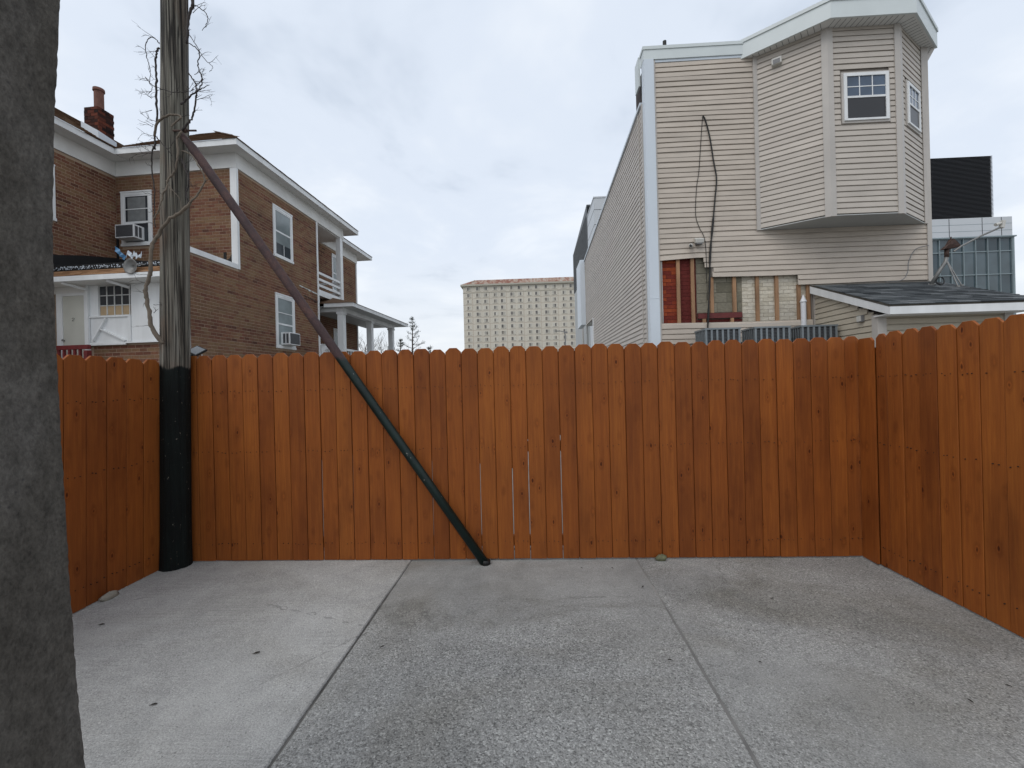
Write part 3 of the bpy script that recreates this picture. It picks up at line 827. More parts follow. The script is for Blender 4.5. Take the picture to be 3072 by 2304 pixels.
# ================================================================== BRICK HOUSE (local frame: corner of the side wall at the origin)
HC = Vector((-7.828, 11.5, 0))
house = thing('brick_house', 'two-storey brown brick house with wide white eaves and porch on the left', 'house', HC, R(-3), local=True)
BL, BH = 0.197, 0.083
brick_pool = []       # (distance, verts, tone, outward) of every brick
cam_local = Matrix.Rotation(R(3), 4, 'Z') @ (Vector((0, 0, 1.52)) - HC)
br = random.Random(21)
def brick_wall(o, d, n, L, z0, z1, holes=(), proud=0.0035):
    """bricks on a vertical wall: o corner (x,y), d unit along, n outward"""
    rows = int((z1 - z0) / BH)
    for i in range(rows):
        z = z0 + i * BH
        rt = br.random()
        x = -BL * (0.5 if i % 2 else 0.0) - br.uniform(0, 0.02)
        while x < L:
            a, b_ = max(x + 0.006, 0.003), min(x + BL - 0.006, L - 0.003)
            zz0, zz1 = z + 0.0065, z + BH - 0.0065
            x += BL
            segs = [(a, b_)]
            for (h0, h1, g0, g1) in holes:
                if zz1 > g0 and zz0 < g1:
                    new = []
                    for s0, s1 in segs:
                        if s1 <= h0 or s0 >= h1:
                            new.append((s0, s1))
                        else:
                            if s0 < h0: new.append((s0, h0))
                            if s1 > h1: new.append((h1, s1))
                    segs = new
            for s0, s1 in segs:
                if s1 - s0 < 0.02:
                    continue
                pr = proud + br.uniform(-0.0015, 0.0025)
                p = []
                for zq in (zz0, zz1):
                    for (s_, w) in ((s0, pr), (s1, pr), (s1, -0.01), (s0, -0.01)):
                        p.append((o[0] + d[0] * s_ + n[0] * w, o[1] + d[1] * s_ + n[1] * w, zq))
                tone = min(1, max(0, 0.55 * rt + 0.45 * br.random() + br.uniform(-.12, .12)))
                c = Vector(p[0])
                brick_pool.append(((c - cam_local).length, p, tone, (s1 - s0) > 0.15 and zq > 2.45))
# windows in wall coordinates
w_up = (1.52, 2.51, 5.61, 7.17)
w_lo = (1.54, 2.52, 2.81, 4.48)
# side wall x=0, runs along +y from the extension's corner at y=-1.68 to 4.0
NB = int((4.80 - 1.5) / BH)
ZB = 1.5 + NB * BH
brick_wall((0, -1.68), (0, 1), (1, 0), 5.65, 1.5, ZB + .01, holes=[(w_lo[0] + 1.68, w_lo[1] + 1.68, w_lo[2], w_lo[3])])
brick_wall((0, 0.056), (0, 1), (1, 0), 3.914, ZB, 7.53, holes=[(w_up[0] - .056, w_up[1] - .056, w_up[2], w_up[3])])
# set-back wall y=0
brick_wall((-3.56, 0), (1, 0), (0, -1), 3.48, 4.85, 7.53, holes=[(-3.40 + 3.56, -2.47 + 3.56, 5.59, 7.08)])
# wing wall x=-3.56, from y=-4.5 to 0
brick_wall((-3.56, -4.5), (0, 1), (1, 0), 4.49, 4.3, 7.53, holes=[(2.1, 2.985, 5.75, 7.1)])
# under the white panels of the extension's front
brick_wall((-2.42, -1.68), (1, 0), (0, -1), 2.35, 1.5, 2.70)
# rear block wall x=-1.03
brick_wall((-1.03, 4.02), (0, 1), (1, 0), 5.3, 1.9, 7.53, holes=[(3.0, 3.72, 5.73, 7.33), (3.0, 3.75, 1.9, 4.1)])
brick_pool.sort(key=lambda q: q[0])
near = [q for q in brick_pool if q[3]][:250]
ids = {id(q) for q in near}
for q in near:
    MB().hexa(q[1], tone=q[2]).build('brick', 'house_brick', house)
rest = MB()
for q in brick_pool:
    if id(q) not in ids:
        rest.hexa(q[1], tone=q[2])
rest.build('bricks', 'house_brick', house, kind='stuff')
# mortar bodies
bx('wall', 'house_mortar', house, -9.0, 0, 0, 4.0, -0.12, 7.53)
bx('wall', 'house_mortar', house, -3.55, -0.08, -1.68, -0.001, -0.12, 4.42)
bx('wall', 'house_mortar', house, -0.079, 0, -1.68, -0.001, -0.12, 4.80)
bx('wall', 'house_mortar', house, -9.0, -3.56, -4.5, -0.001, -0.12, 7.53)
bx('wall', 'house_mortar', house, -9.0, -1.03, 4.001, 9.35, -0.12, 7.53)

def wood_window(parent, plane, a0, a1, z0, z1, out, sash_lines, casing=0.085, mat='white_paint', pane='window_glass', curtain=True):
    """plane 'x' (wall x=out_x facing +x, a along y) or 'y' (wall y=out_y facing -y, a along x)"""
    def B(name, m, p0, p1, u0, u1, q0, q1, par):
        if plane == 'x':
            return bx(name, m, par, out + q0, out + q1, p0, p1, u0, u1)
        return bx(name, m, par, p0, p1, out - q1, out - q0, u0, u1)
    cs = casing
    w = B('window', 'dark_room', a0 + cs, a1 - cs, z0 + cs, z1 - cs, -0.05, 0.004, parent)
    B('casing', mat, a0, a0 + cs, z0, z1, -0.02, 0.03, w)
    B('casing', mat, a1 - cs, a1, z0, z1, -0.02, 0.03, w)
    B('casing', mat, a0 + cs, a1 - cs, z1 - cs, z1, -0.02, 0.0285, w)
    B('sill', mat, a0 - 0.01, a1 + 0.01, z0 - 0.005, z0 + cs * 0.75, -0.02, 0.045, w)
    B('casing', mat, a0 - 0.005, a1 + 0.005, z1 - 0.018, z1 + 0.02, -0.02, 0.04, w)
    B('pane', pane, a0 + cs + .02, a1 - cs - .02, z0 + cs + .02, z1 - cs - .02, 0.004, 0.010, w)
    fr = 0.038
    for s0, s1 in ((a0 + cs, a0 + cs + fr), (a1 - cs - fr, a1 - cs)):
        B('sash', mat, s0, s1, z0 + cs * .75, z1 - cs, 0.004, 0.022, w)
    for zl, th in [(z0 + cs * .75 + .02, .04), (z1 - cs - .02, .04)] + [(z0 + (z1 - z0) * t, th) for t, th in sash_lines]:
        B('sash', mat, a0 + cs + fr, a1 - cs - fr, zl - th / 2, zl + th / 2, 0.004, 0.0205, w)
    return w
W1 = wood_window(house, 'x', 1.52, 2.51, 5.61, 7.17, 0.0, [(0.52, .05)], pane='pale_window_glass')
bx('half_screen', 'window_glass', W1, 0.0105, 0.014, 1.65, 2.38, 5.70, 6.06)
bx('muntin', 'white_paint', W1, 0.0142, 0.018, 2.03, 2.05, 5.70, 6.06)
W2 = wood_window(house, 'x', 1.54, 2.52, 2.81, 4.48, 0.0, [(0.45, .05), (0.66, .025)], pane='pale_window_glass')
W3 = wood_window(house, 'y', -3.40, -2.47, 5.59, 7.08, 0.0, [(0.43, .06), (0.68, .022)], pane='window_glass')
b = MB()
for k in range(24):
    b._add([(-3.21 + k * .0225, -.0115 - .003 * (k % 2), 6.2), (-3.21 + (k + 1) * .0225, -.0115 - .003 * ((k + 1) % 2), 6.2), (-3.21 + (k + 1) * .0225, -.0115 - .003 * ((k + 1) % 2), 6.93), (-3.21 + k * .0225, -.0115 - .003 * (k % 2), 6.93)], [(0, 1, 2, 3)])
b.build('curtain', 'curtain', W3)
W4 = wood_window(house, 'x', -2.4, -1.525, 5.75, 7.1, -3.56, [(0.5, .05)])
W5 = wood_window(house, 'x', 7.02, 7.74, 5.73, 7.33, -1.03, [(0.5, .05)], casing=.06, pane='pale_window_glass')
W6 = wood_window(house, 'x', 7.02, 7.77, 2.2, 4.1, -1.03, [(0.5, .05)], casing=.06, pane='pale_window_glass')
# corner boards and bands
bx('corner_board', 'white_paint', house, -0.15, 0.028, -0.028, 0.055, 4.80, 7.53)
bx('corner_board', 'worn_white_paint', house, -0.10, 0.022, -1.71, -1.63, -0.1, 4.78)
bx('roof_band', 'white_paint', house, -0.06, 0.026, -1.72, -0.03, 4.79, 4.92)
bx('corner_board', 'white_paint', house, -0.08, 0.03, 3.97, 4.05, 1.5, 7.53)
bx('corner_board', 'white_paint', house, -1.09, -0.99, 9.29, 9.38, 1.5, 7.53)
# frieze, soffit, fascia, roof of the main block
Z1, Z2 = 7.53, 7.93
bx('frieze', 'soffit_paint', house, -3.52, 0.036, -0.036, 0.03, Z1, Z2)
bx('frieze', 'soffit_paint', house, -0.03, 0.036, 0.031, 6.0, Z1, Z2)
bx('frieze', 'soffit_paint', house, -3.60, -3.524, -4.6, 0.0, Z1, Z2)
bx('frieze', 'soffit_paint', house, -1.06, -0.99, 6.1, 9.42, Z1, Z2)
EX, EY = 0.36, -0.42
def soffit_fascia(x0, x1, y0, y1, sides, zz=Z2, mat='soffit_paint'):
    bx('soffit', mat, house, x0 + .02, x1 - .02, y0 + .02, y1 - .02, zz, zz + 0.02)
    t, hf = 0.022, 0.145
    for s_ in sides:
        if s_ == 'R': bx('fascia', 'white_paint', house, x1 - t, x1, y0, y1, zz - .012, zz + hf)
        if s_ == 'F': bx('fascia', 'white_paint', house, x0, x1 - t, y0, y0 + t, zz - .012, zz + hf)
        if s_ == 'B': bx('fascia', 'white_paint', house, x0, x1 - t, y1 - t, y1, zz - .012, zz + hf)
soffit_fascia(-3.12, EX, EY, 6.68, 'RFB')
soffit_fascia(-3.9, -3.122, -5.0, 6.68, 'R')
soffit_fascia(-2.5, -0.6, 6.7, 10.3, 'RB')
sh_r = random.Random(5)
def shingle_slope(e0, e1, up, run, pitch, z, mat, inset0, inset1, name='shingles', row=0.135, tab=0.31, lift=0.011, parent=None, indiv=False):
    """shingle rows from eave line e0->e1 (2d), climbing along 2d unit 'up'; insets = hip run at either end per metre"""
    e0, e1, up = Vector(e0), Vector(e1), Vector(up)
    d = (e1 - e0).normalized()
    L = (e1 - e0).length
    ns = int(run / (row * math.cos(pitch)))
    out = MB()
    cp, sp_ = math.cos(pitch), math.sin(pitch)
    for i in range(ns):
        s0 = i * row
        s1 = s0 + row * 1.25
        a0 = inset0 * s0 * cp
        a1 = L - inset1 * s0 * cp
        x = a0 - (tab * 0.5 if i % 2 else 0) - sh_r.uniform(0, .08)
        while x < a1:
            wd = tab * sh_r.uniform(0.55, 1.1)
            q0, q1 = max(x + .002, a0), min(x + wd - .002, a1)
            x += wd
            if q1 - q0 < .02:
                continue
            lf = lift + sh_r.uniform(0, .006)
            pts = []
            for (ss, hh) in ((s0, 0.0), (s1, -0.004)):
                pass
            def pt(qx, ss, hh):
                g = e0 + d * qx + up * (ss * cp)
                return (g.x - up.x * sp_ * hh, g.y - up.y * sp_ * hh, z + ss * sp_ + hh * cp)
            jj = sh_r.uniform(-.006, .006)
            pts = [pt(q0, s0 + jj, 0), pt(q1, s0 + jj, 0), pt(q1, s1, 0), pt(q0, s1, 0), pt(q0, s0 + jj, lf), pt(q1, s0 + jj, lf), pt(q1, s1, 0.003), pt(q0, s1, 0.003)]
            if indiv:
                MB().hexa(pts, tone=sh_r.random()).build('shingle', mat, parent)
            else:
                out.hexa(pts, tone=sh_r.random())
    if not indiv:
        out.build(name, mat, parent, kind='stuff')
P33 = R(34.5)
zt = Z2 + 0.14
def roof_plate(poly, name='roof_deck'):
    b = MB()
    b._add(poly, [tuple(range(len(poly)))])
    return b.build(name, 'sheathing', house)
rh = 3.5 * math.tan(P33)
roof_plate([(-3.1, EY - .02, zt), (EX + .02, EY - .02, zt), (EX - 3.5, EY + 3.5, zt + rh), (-3.6, EY + 3.5, zt + rh)])
roof_plate([(EX + .02, EY - .02, zt), (EX + .02, 6.7, zt), (EX - 3.5, 3.2, zt + rh), (EX - 3.5, EY + 3.5, zt + rh)])
shingle_slope((-3.25, EY - .025), (EX + .025, EY - .025), (0, 1), 3.2, P33, zt + .004, 'brown_shingle', 0, 1, parent=house)
shingle_slope((EX + .025, EY - .025), (EX + .025, 6.7), (-1, 0), 3.0, P33, zt + .004, 'brown_shingle', 1, 1, parent=house)
# wing roof slopes up to the left
P36 = R(33.5)
roof_plate([(-3.1, -5.0, zt), (-3.1, EY + 0.1, zt), (-5.6, EY + 2.6, zt + 2.5 * math.tan(P36)), (-5.6, -5.0, zt + 2.5 * math.tan(P36))])
shingle_slope((-3.08, -5.0), (-3.08, EY + .1), (-1, 0), 2.6, P36, zt + .004, 'brown_shingle', 0, -1, parent=house)
roof_plate([(-0.58, 6.7, zt), (-0.58, 10.32, zt), (-2.6, 8.5, zt + 1.0), (-2.6, 6.7, zt + 1.0)])
shingle_slope((-0.58, 6.7), (-0.58, 10.32), (-1, 0), 1.6, R(26), zt + .004, 'brown_shingle', 0, 1, parent=house)
# balcony
bx('balcony_floor', 'white_paint', house, -1.02, 0.03, 4.052, 6.1, 4.90, 5.03)
bx('balcony_ceiling', 'soffit_paint', house, -1.02, -0.035, 4.052, 6.1, 7.50, 7.56)
bx('balcony_post', 'white_paint', house, -0.16, 0.03, 5.72, 5.92, 5.03, 7.53)
for zz in (5.73, 5.50, 5.28, 5.08):
    bx('balcony_rail', 'white_paint', house, -0.05, 0.0, 4.06, 5.71, zz - .04, zz + .045)
bx('balcony_rail', 'white_paint', house, -1.0, -0.06, 5.79, 5.83, 5.69, 5.775)
bx('balcony_rail', 'white_paint', house, -1.0, -0.06, 5.79, 5.83, 5.27, 5.34)
# porch roof, columns, railing
pz = 4.52
bx('porch_ceiling', 'bay_soffit', house, -1.02, 1.14, 4.36, 10.4, pz, pz + .03)
bx('porch_beam', 'white_paint', house, 0.42, 0.66, 4.55, 9.8, pz - .16, pz - .002)
bx('porch_beam', 'white_paint', house, -1.0, 0.41, 4.56, 4.74, pz - .14, pz - .002)
bx('porch_fascia', 'white_paint', house, 1.12, 1.15, 4.33, 10.4, pz - .01, pz + .13)
bx('porch_fascia', 'white_paint', house, 0.04, 1.118, 4.33, 4.36, pz - .01, pz + .13)
b = MB()
zr = pz + .13
b._add([(-0.9, 4.30, zr), (1.18, 4.30, zr), (1.18, 10.43, zr), (-1.02, 10.43, zr), (-0.9, 5.6, zr + .62), (-1.02, 8.6, zr + .62)], [(0, 1, 4), (1, 2, 5, 4), (2, 3, 5), (0, 4, 5, 3), (0, 3, 2, 1)])
b.build('porch_roof', 'brown_shingle', house)
for cy in (4.56, 7.08, 9.54):
    c_ = bx('porch_column', 'white_paint', house, 0.43, 0.65, cy, cy + .22, 2.1, pz - .162)
    bx('column_cap', 'white_paint', c_, 0.40, 0.68, cy - .03, cy + .25, pz - .24, pz - .17)
bx('porch_floor', 'grey_plastic', house, -1.02, 0.8, 4.06, 10.0, 1.9, 2.08)
bx('railing_post', 'white_paint', house, 0.03, 0.17, 4.08, 4.22, 2.08, 3.10)
bx('railing_post_cap', 'white_paint', house, 0.0, 0.20, 4.05, 4.25, 3.102, 3.14)
bx('top_rail', 'white_paint', house, 0.172, 0.56, 4.12, 4.19, 2.94, 3.02)
bx('top_rail', 'white_paint', house, 0.50, 0.57, 4.8, 9.6, 2.94, 3.02)
for k in range(5):
    bx('baluster', 'white_paint', house, 0.2 + k * .075, 0.235 + k * .075, 4.14, 4.17, 2.2, 2.938)
for k in range(22):
    bx('baluster', 'white_paint', house, 0.52, 0.55, 4.95 + k * .2, 4.985 + k * .2, 2.2, 2.938)
bx('trim_board', 'white_paint', house, -0.98, -0.02, 4.1, 4.16, 4.66, 4.9)
# torn siding edge by the balcony
for y0_, y1_, z0_, mt in ((2.85, 3.95, 5.0, 'worn_white_paint'), (3.1, 3.95, 4.72, 'rusty_metal')):
    b = MB()
    n_ = 16
    up_, lo_ = [], []
    for k in range(n_ + 1):
        y = y0_ + (y1_ - y0_) * k / n_
        up_.append((.006, y, z0_ - .07 * k / n_ + br.uniform(0, .012)))
        lo_.append((.006, y, z0_ - .07 * k / n_ - br.uniform(.01, .045)))
    b.prism(up_ + lo_[::-1], (.012, 0, 0))
    b.build('torn_flashing', mt, house)
# extension: low tarred roof, shingle skirt, white front with door and window
b = MB()
b._add([(-3.55, -2.02, 4.50), (-0.07, -2.02, 4.50), (-0.07, -0.03, 4.80), (-3.555, -0.03, 5.16)], [(0, 1, 2, 3)])
b._add([(-3.545, -0.012, 4.85), (-0.16, -0.012, 4.80), (-0.16, -0.012, 4.99), (-1.0, -0.012, 5.02), (-2.2, -0.012, 5.06), (-3.0, -0.012, 5.2), (-3.545, -0.012, 5.26)], [(0, 1, 2, 3, 4, 5, 6)])
b._add([(-3.545, -3.2, 4.50), (-3.545, -0.012, 4.8), (-3.545, -0.012, 5.28), (-3.545, -0.9, 5.10), (-3.545, -1.5, 4.94), (-3.545, -3.2, 4.80)], [(0, 1, 2, 3, 4, 5)])
b.box(-3.56, -3.50, -0.03, -0.008, 5.2, 5.95).box(-0.93, -0.86, -0.014, -0.002, 4.98, 5.30).box(-0.40, -0.32, -0.014, -0.002, 4.95, 5.27)
b.prism([(-0.5, -0.016, 4.93), (-0.16, -0.016, 4.90), (-0.16, -0.016, 5.22), (-0.22, -0.016, 5.10), (-0.3, -0.016, 5.06)], (0, 0.012, 0))
b.build('tar_roof', 'tar', house)
b = MB()
for k in range(300):
    x = br.uniform(-3.52, -0.1)
    z0_ = br.uniform(4.385, 4.45)
    b.box(x, x + br.uniform(.004, .018), -2.035, -2.025, z0_, z0_ + br.uniform(.006, .03))
b.build('tar_drips', 'white_metal', house, kind='stuff')
bx('roof_edge', 'tar', house, -3.55, -0.06, -2.024, -1.95, 4.38, 4.50)
shingle_slope((-3.55, -2.24), (-0.02, -2.24), (0, 1), 0.21, R(42), 4.19, 'tan_shingle', 0, 0, parent=house, row=0.075, tab=.24, lift=.008)
bx('skirt_deck', 'sheathing', house, -3.55, -0.03, -2.0, -1.9, 4.12, 4.40)
bx('eave_board', 'white_paint', house, -3.55, -0.02, -2.25, -2.21, 4.075, 4.185)
bx('eave_soffit', 'soffit_paint', house, -3.55, -0.02, -2.205, -1.70, 4.08, 4.10)
bx('front_panel', 'white_paint', house, -1.36, -0.04, -1.745, -1.68, 2.71, 4.078)
bx('front_panel', 'white_paint', house, -2.42, -1.362, -1.74, -1.68, 2.71, 3.35)
bx('front_panel', 'soffit_paint', house, -3.55, -2.47, -1.735, -1.68, 3.93, 4.078)
bx('front_panel', 'white_paint', house, -2.47, -2.21, -1.742, -1.68, 3.352, 4.078)
bx('ledge_board', 'white_paint', house, -2.42, -1.37, -1.775, -1.741, 3.32, 3.355)
bx('base_board', 'white_paint', house, -2.42, -0.04, -1.772, -1.746, 2.70, 2.735)
bx('base_board', 'white_paint', house, -2.42, -1.5, -1.7735, -1.746, 2.67, 2.699)
bx('batten', 'white_paint', house, -1.44, -1.362, -1.768, -1.7465, 2.74, 3.318)
for p0, p1 in (((-2.34, 2.76), (-1.98, 3.30)), ((-2.12, 3.05), (-1.5, 2.76))):
    MB().bar((p0[0], -1.758, p0[1]), (p1[0], -1.758, p1[1]), 0.026, 0.09, up=(0, 1, 0)).build('cross_brace', 'white_paint', house)
bx('door_post', 'white_paint', house, -2.48, -2.422, -1.80, -1.743, 2.66, 4.078)
MB().bar((-2.45, -1.80, 3.98), (-2.62, -2.18, 4.06), 0.04, 0.05).build('eave_bracket', 'white_paint', house)
MB().bar((-1.36, -1.78, 3.98), (-1.50, -2.18, 4.06), 0.04, 0.05).build('eave_bracket', 'white_paint', house)
dr = bx('door', 'door_paint', house, -3.14, -2.575, -1.742, -1.70, 2.0, 3.86)
bx('door_frame', 'white_paint', dr, -3.30, -3.145, -1.755, -1.69, 2.0, 3.93)
bx('door_frame', 'white_paint', dr, -2.57, -2.482, -1.755, -1.69, 2.0, 3.93)
bx('door_frame', 'white_paint', dr, -3.144, -2.571, -1.753, -1.69, 3.864, 3.929)
MB().tube([(-3.11, -1.745, 2.82), (-3.11, -1.79, 2.82), (-3.11, -1.80, 2.82)], [0.012, 0.028, 0.02], 10).build('knob', 'galvanised', dr)
# the house number 2 on the door
b = MB()
for p0, p1 in (((-2.898, 3.325), (-2.885, 3.342)), ((-2.886, 3.341), (-2.852, 3.341)), ((-2.853, 3.342), (-2.84, 3.325)), ((-2.842, 3.327), (-2.842, 3.313)), ((-2.842, 3.314), (-2.896, 3.272)), ((-2.90, 3.270), (-2.838, 3.270))):
    b.bar((p0[0], -1.744, p0[1]), (p1[0], -1.744, p1[1]), 0.003, 0.013, up=(0, 1, 0))
b.build('number_two', 'black_rubber', dr)
wn_ = bx('window', 'dark_room', house, -2.20, -1.40, -1.70, -1.69, 3.356, 4.075)
bx('pane', 'board_wall', wn_, -2.2, -1.40, -1.712, -1.702, 3.37, 3.60)
bx('pane', 'window_glass', wn_, -2.2, -1.40, -1.712, -1.702, 3.602, 4.07)
for k in range(5):
    x = -2.195 + k * 0.195
    bx('muntin', 'worn_white_paint', wn_, x - .010, x + .010, -1.73, -1.714, 3.36, 4.07)
for zz in (3.365, 3.60, 3.835, 4.065):
    bx('muntin', 'worn_white_paint', wn_, -2.205, -1.39, -1.727, -1.713, zz - .010, zz + .010)
# chimney
chim = MB()
cx0, cx1, cy0, cy1, cz0, cz1 = -3.76, -3.35, -0.62, -0.20, 8.0, 9.10
chim.box(cx0 + .006, cx1 - .006, cy0 + .006, cy1 - .006, cz0, cz1)
ch = chim.build('chimney', 'chimney_mortar', house)
for i in range(13):
    z = cz1 - (i + 1) * BH
    for face, L in (('f', cx1 - cx0), ('s', cy1 - cy0)):
        x = -BL * (0.5 if (i + (face == 's')) % 2 else 0)
        while x < L:
            a, b2 = max(x + .004, 0), min(x + BL - .004, L)
            x += BL
            if b2 - a < .03: continue
            if face == 'f':
                m2 = MB().box(cx0 + a, cx0 + b2, cy0 - br.uniform(0, .006), cy0 + .03, z + .004, z + BH - .004, tone=br.random())
            else:
                m2 = MB().box(cx1 - .03, cx1 + br.uniform(0, .006), cy0 + a + .001, cy0 + b2 - .001, z + .004, z + BH - .004, tone=br.random())
            m2.build('brick', 'chimney_brick', ch)
MB().tube([(-3.55, -.41, 9.10), (-3.55, -.41, 9.62), (-3.55, -.41, 9.63), (-3.55, -.41, 9.70)], [0.105, 0.105, 0.13, 0.125], 16).build('flue_pot', 'terracotta', ch, smooth=False)
b = MB()
b.prism([(cx0 - .08, cy0 - .016, 8.50), (cx1 + .02, cy0 - .016, 8.22), (cx1 + .02, cy0 - .016, 8.44), (cx0 - .08, cy0 - .016, 8.74)], (0, .01, 0))
b.prism([(cx1 + .012, cy0 - .016, 8.22), (cx1 + .012, cy1 + .04, 8.20), (cx1 + .012, cy1 + .04, 8.38), (cx1 + .012, cy0 - .016, 8.44)], (.01, 0, 0))
b.build('flashing', 'white_metal', ch)

# window air conditioners
def air_con(label, M_, w, d, h):
    t = thing('window_air_conditioner', label, 'air conditioner', local=True)
    t.matrix_world = M_
    MB().box(-w / 2, w / 2, -d, 0, 0, h).build('case', 'white_paint', t, bevel=.008)
    g = MB()
    for k in range(9):
        g.box(-w / 2 + .03, w / 2 - .03, -d - .004, -d + .001, .03 + k * (h - .06) / 9, .03 + (k + .6) * (h - .06) / 9)
    g.box(-w / 2 + .025, w / 2 - .025, -d - .0015, -d - .0002, .025, h - .025)
    g.build('grille', 'ac_grille', t)
    for s_ in (-1, 1):
        q = MB()
        for k in range(2):
            q.box(s_ * (w / 2 - .001) if s_ > 0 else -w / 2 - .003, w / 2 + .003 if s_ > 0 else -w / 2 + .001, -d + .04 + k * d * .35, -d + .04 + k * d * .35 + d * .25, .04, h - .04)
        q.build('side_vent', 'ac_grille', t)
    return t
HM = Matrix.Translation(HC) @ Matrix.Rotation(R(-3), 4, 'Z')
air_con('white window air conditioner in upper window of brick house behind the pole', HM @ Matrix.Translation((-3.0, 0.0, 5.72)), 0.55, 0.32, 0.36)
air_con('white window air conditioner in the ground-floor side window of brick house', HM @ Matrix.Translation((0.0, 2.06, 2.92)) @ Matrix.Rotation(R(90), 4, 'Z'), 0.56, 0.30, 0.38)

rail = thing('red_railing', 'red painted wooden railing in front of the white door numbered two', 'railing', HM @ Vector((-2.52, -2.05, 0)), R(-3), local=True)
bx('top_rail', 'red_paint', rail, -1.1, 0.42, -0.05, 0.03, 2.56, 2.655)
for k in range(10):
    bx('baluster', 'red_paint', rail, -1.05 + k * .135, -1.0 + k * .135, -0.03, 0.01, 1.55, 2.558)
bx('post', 'red_paint', rail, 0.33, 0.42, -0.06, 0.04, 0.0, 2.528)
bx('post', 'red_paint', rail, -1.2, -1.11, -0.06, 0.04, 0.0, 2.628)
bx('bottom_rail', 'red_paint', rail, -1.1, 0.32, -0.05, 0.03, 1.47, 1.548)
bx('landing', 'worn_white_paint', rail, -1.2, 0.42, 0.05, 0.29, 1.35, 1.45)
bx('landing_post', 'red_paint', rail, 0.33, 0.42, 0.19, 0.28, -0.12, 1.348)
bx('landing_post', 'red_paint', rail, -1.2, -1.11, 0.19, 0.28, -0.12, 1.348)
dish0 = thing('satellite_dish', 'small grey round dish on the shingled porch eave beside the pole', 'dish', HM @ Vector((-0.55, -2.2, 4.3)), R(-3), local=True)
b = MB().tube([(-.25, .0, .02), (-.25, -.015, .02), (-.25, -.045, .02), (-.25, -.08, .02)], [.01, .07, .13, .17], 24, cap=False)
o = b.build('reflector', 'galvanised', dish0, smooth=True)
sm = o.modifiers.new('solid', 'SOLIDIFY'); sm.thickness = .006
MB().tube([(-.25, 0.0, .02), (-.2, 0.08, .1), (-.12, .14, .10)], .018, 8).build('bracket', 'galvanised', dish0)
scrap = thing('plastic_scrap', 'torn blue and white plastic caught on the porch roof left of the pole', 'plastic', HM @ Vector((-1.0, -2.1, 4.45)), R(-3), local=True)
sr = random.Random(8)
for nm, mt, x0, n in (('blue_strip', 'blue_plastic', -.28, 9), ('white_strip', 'white_metal', -.02, 14)):
    b = MB()
    prev = None
    for k in range(n):
        x = x0 + k * .03 + sr.uniform(-.01, .01)
        zz = .28 - k * .03 if nm == 'blue_strip' else .10 + sr.uniform(-.06, .08)
        cur = [(x, -.08 + sr.uniform(-.03, .03), zz), (x + .03, -.06 + sr.uniform(-.03, .03), zz + .08)]
        if prev:
            b._add([prev[0], cur[0], cur[1], prev[1]], [(0, 1, 2, 3)])
        prev = cur
    o = b.build(nm, mt, scrap)
    sm = o.modifiers.new('solid', 'SOLIDIFY'); sm.thickness = .004

# ================================================================== VINYL-SIDED HOUSE
VX, VY = 2.42, 9.0
vh = thing('vinyl_house', 'tall beige vinyl-sided building with angled bay and white roof fascia on the right', 'building', (VX, VY, 0))
CH = 0.1016
pr2 = random.Random(31)
def plank(p0, p1, z, mat, parent, sag=0.004, proud=0.024, h=CH, ztop=None, name='siding_plank', tilt=None, seg=0.35, into=None):
    p0, p1 = Vector(p0), Vector(p1)
    d = p1 - p0
    L = d.length
    d.normalize()
    n = Vector((d.y, -d.x))
    m = max(1, min(14, int(L / seg)))
    ph, am = pr2.uniform(0, 6.28), pr2.uniform(0.3, 1.0) * sag
    rows = []
    for i in range(m + 1):
        s = L * i / m
        dz = am * math.sin(ph + s * 1.7) + (tilt(s) if tilt else 0)
        zz = z + dz
        prof = [(0.0, zz + .012), (proud - .003, zz), (proud, zz + .004), (proud - .006, zz + h - .018), (.003, zz + h - .010), (.002, zz + h + .013), (-.004, zz + h + .013)]
        for w, q in prof:
            g = p0 + d * s + n * w
            rows.append((g.x, g.y, q))
    k = 7
    fs = []
    for i in range(m):
        for j in range(k):
            a, b2 = j, (j + 1) % k
            fs.append((i * k + a, (i + 1) * k + a, (i + 1) * k + b2, i * k + b2))
    fs.append(tuple(range(k)))
    fs.append(tuple(m * k + j for j in range(k - 1, -1, -1)))
    if into is not None:
        into._add(rows, fs)
        return
    return MB()._add(rows, fs).build(name, mat, parent)
FX0, FX1 = 2.62, 7.80
zc0 = 2.235
nfront = int((7.93 - zc0) / CH)
for i in range(nfront):
    z = zc0 + i * CH
    spans = []
    if z < 2.55:
        spans = [(FX0, 5.60)]
    elif z < 3.34:
        spans = []
    elif z < 3.53:
        spans = [(5.34 + pr2.uniform(-.01, .01), FX1)]
    elif z < 3.90:
        st = {0: 3.67, 1: 3.69, 2: 3.52, 3: 3.50}.get(int((z - 3.53) / CH), 3.6)
        spans = [(st, FX1)]
    elif z < 4.46:
        spans = [(FX0, FX1)]
    else:
        spans = [(FX0, 4.56)]
    for a, b2 in spans:
        tl = None
        if 3.88 < z < 4.18 and a == FX0:
            k_ = (4.22 - z) / 0.3
            tl = lambda s, k_=k_: -0.055 * k_ * max(0, 1 - s / 0.75)
        plank((a, VY), (b2, VY), z, 'siding', vh, sag=.010, tilt=tl)
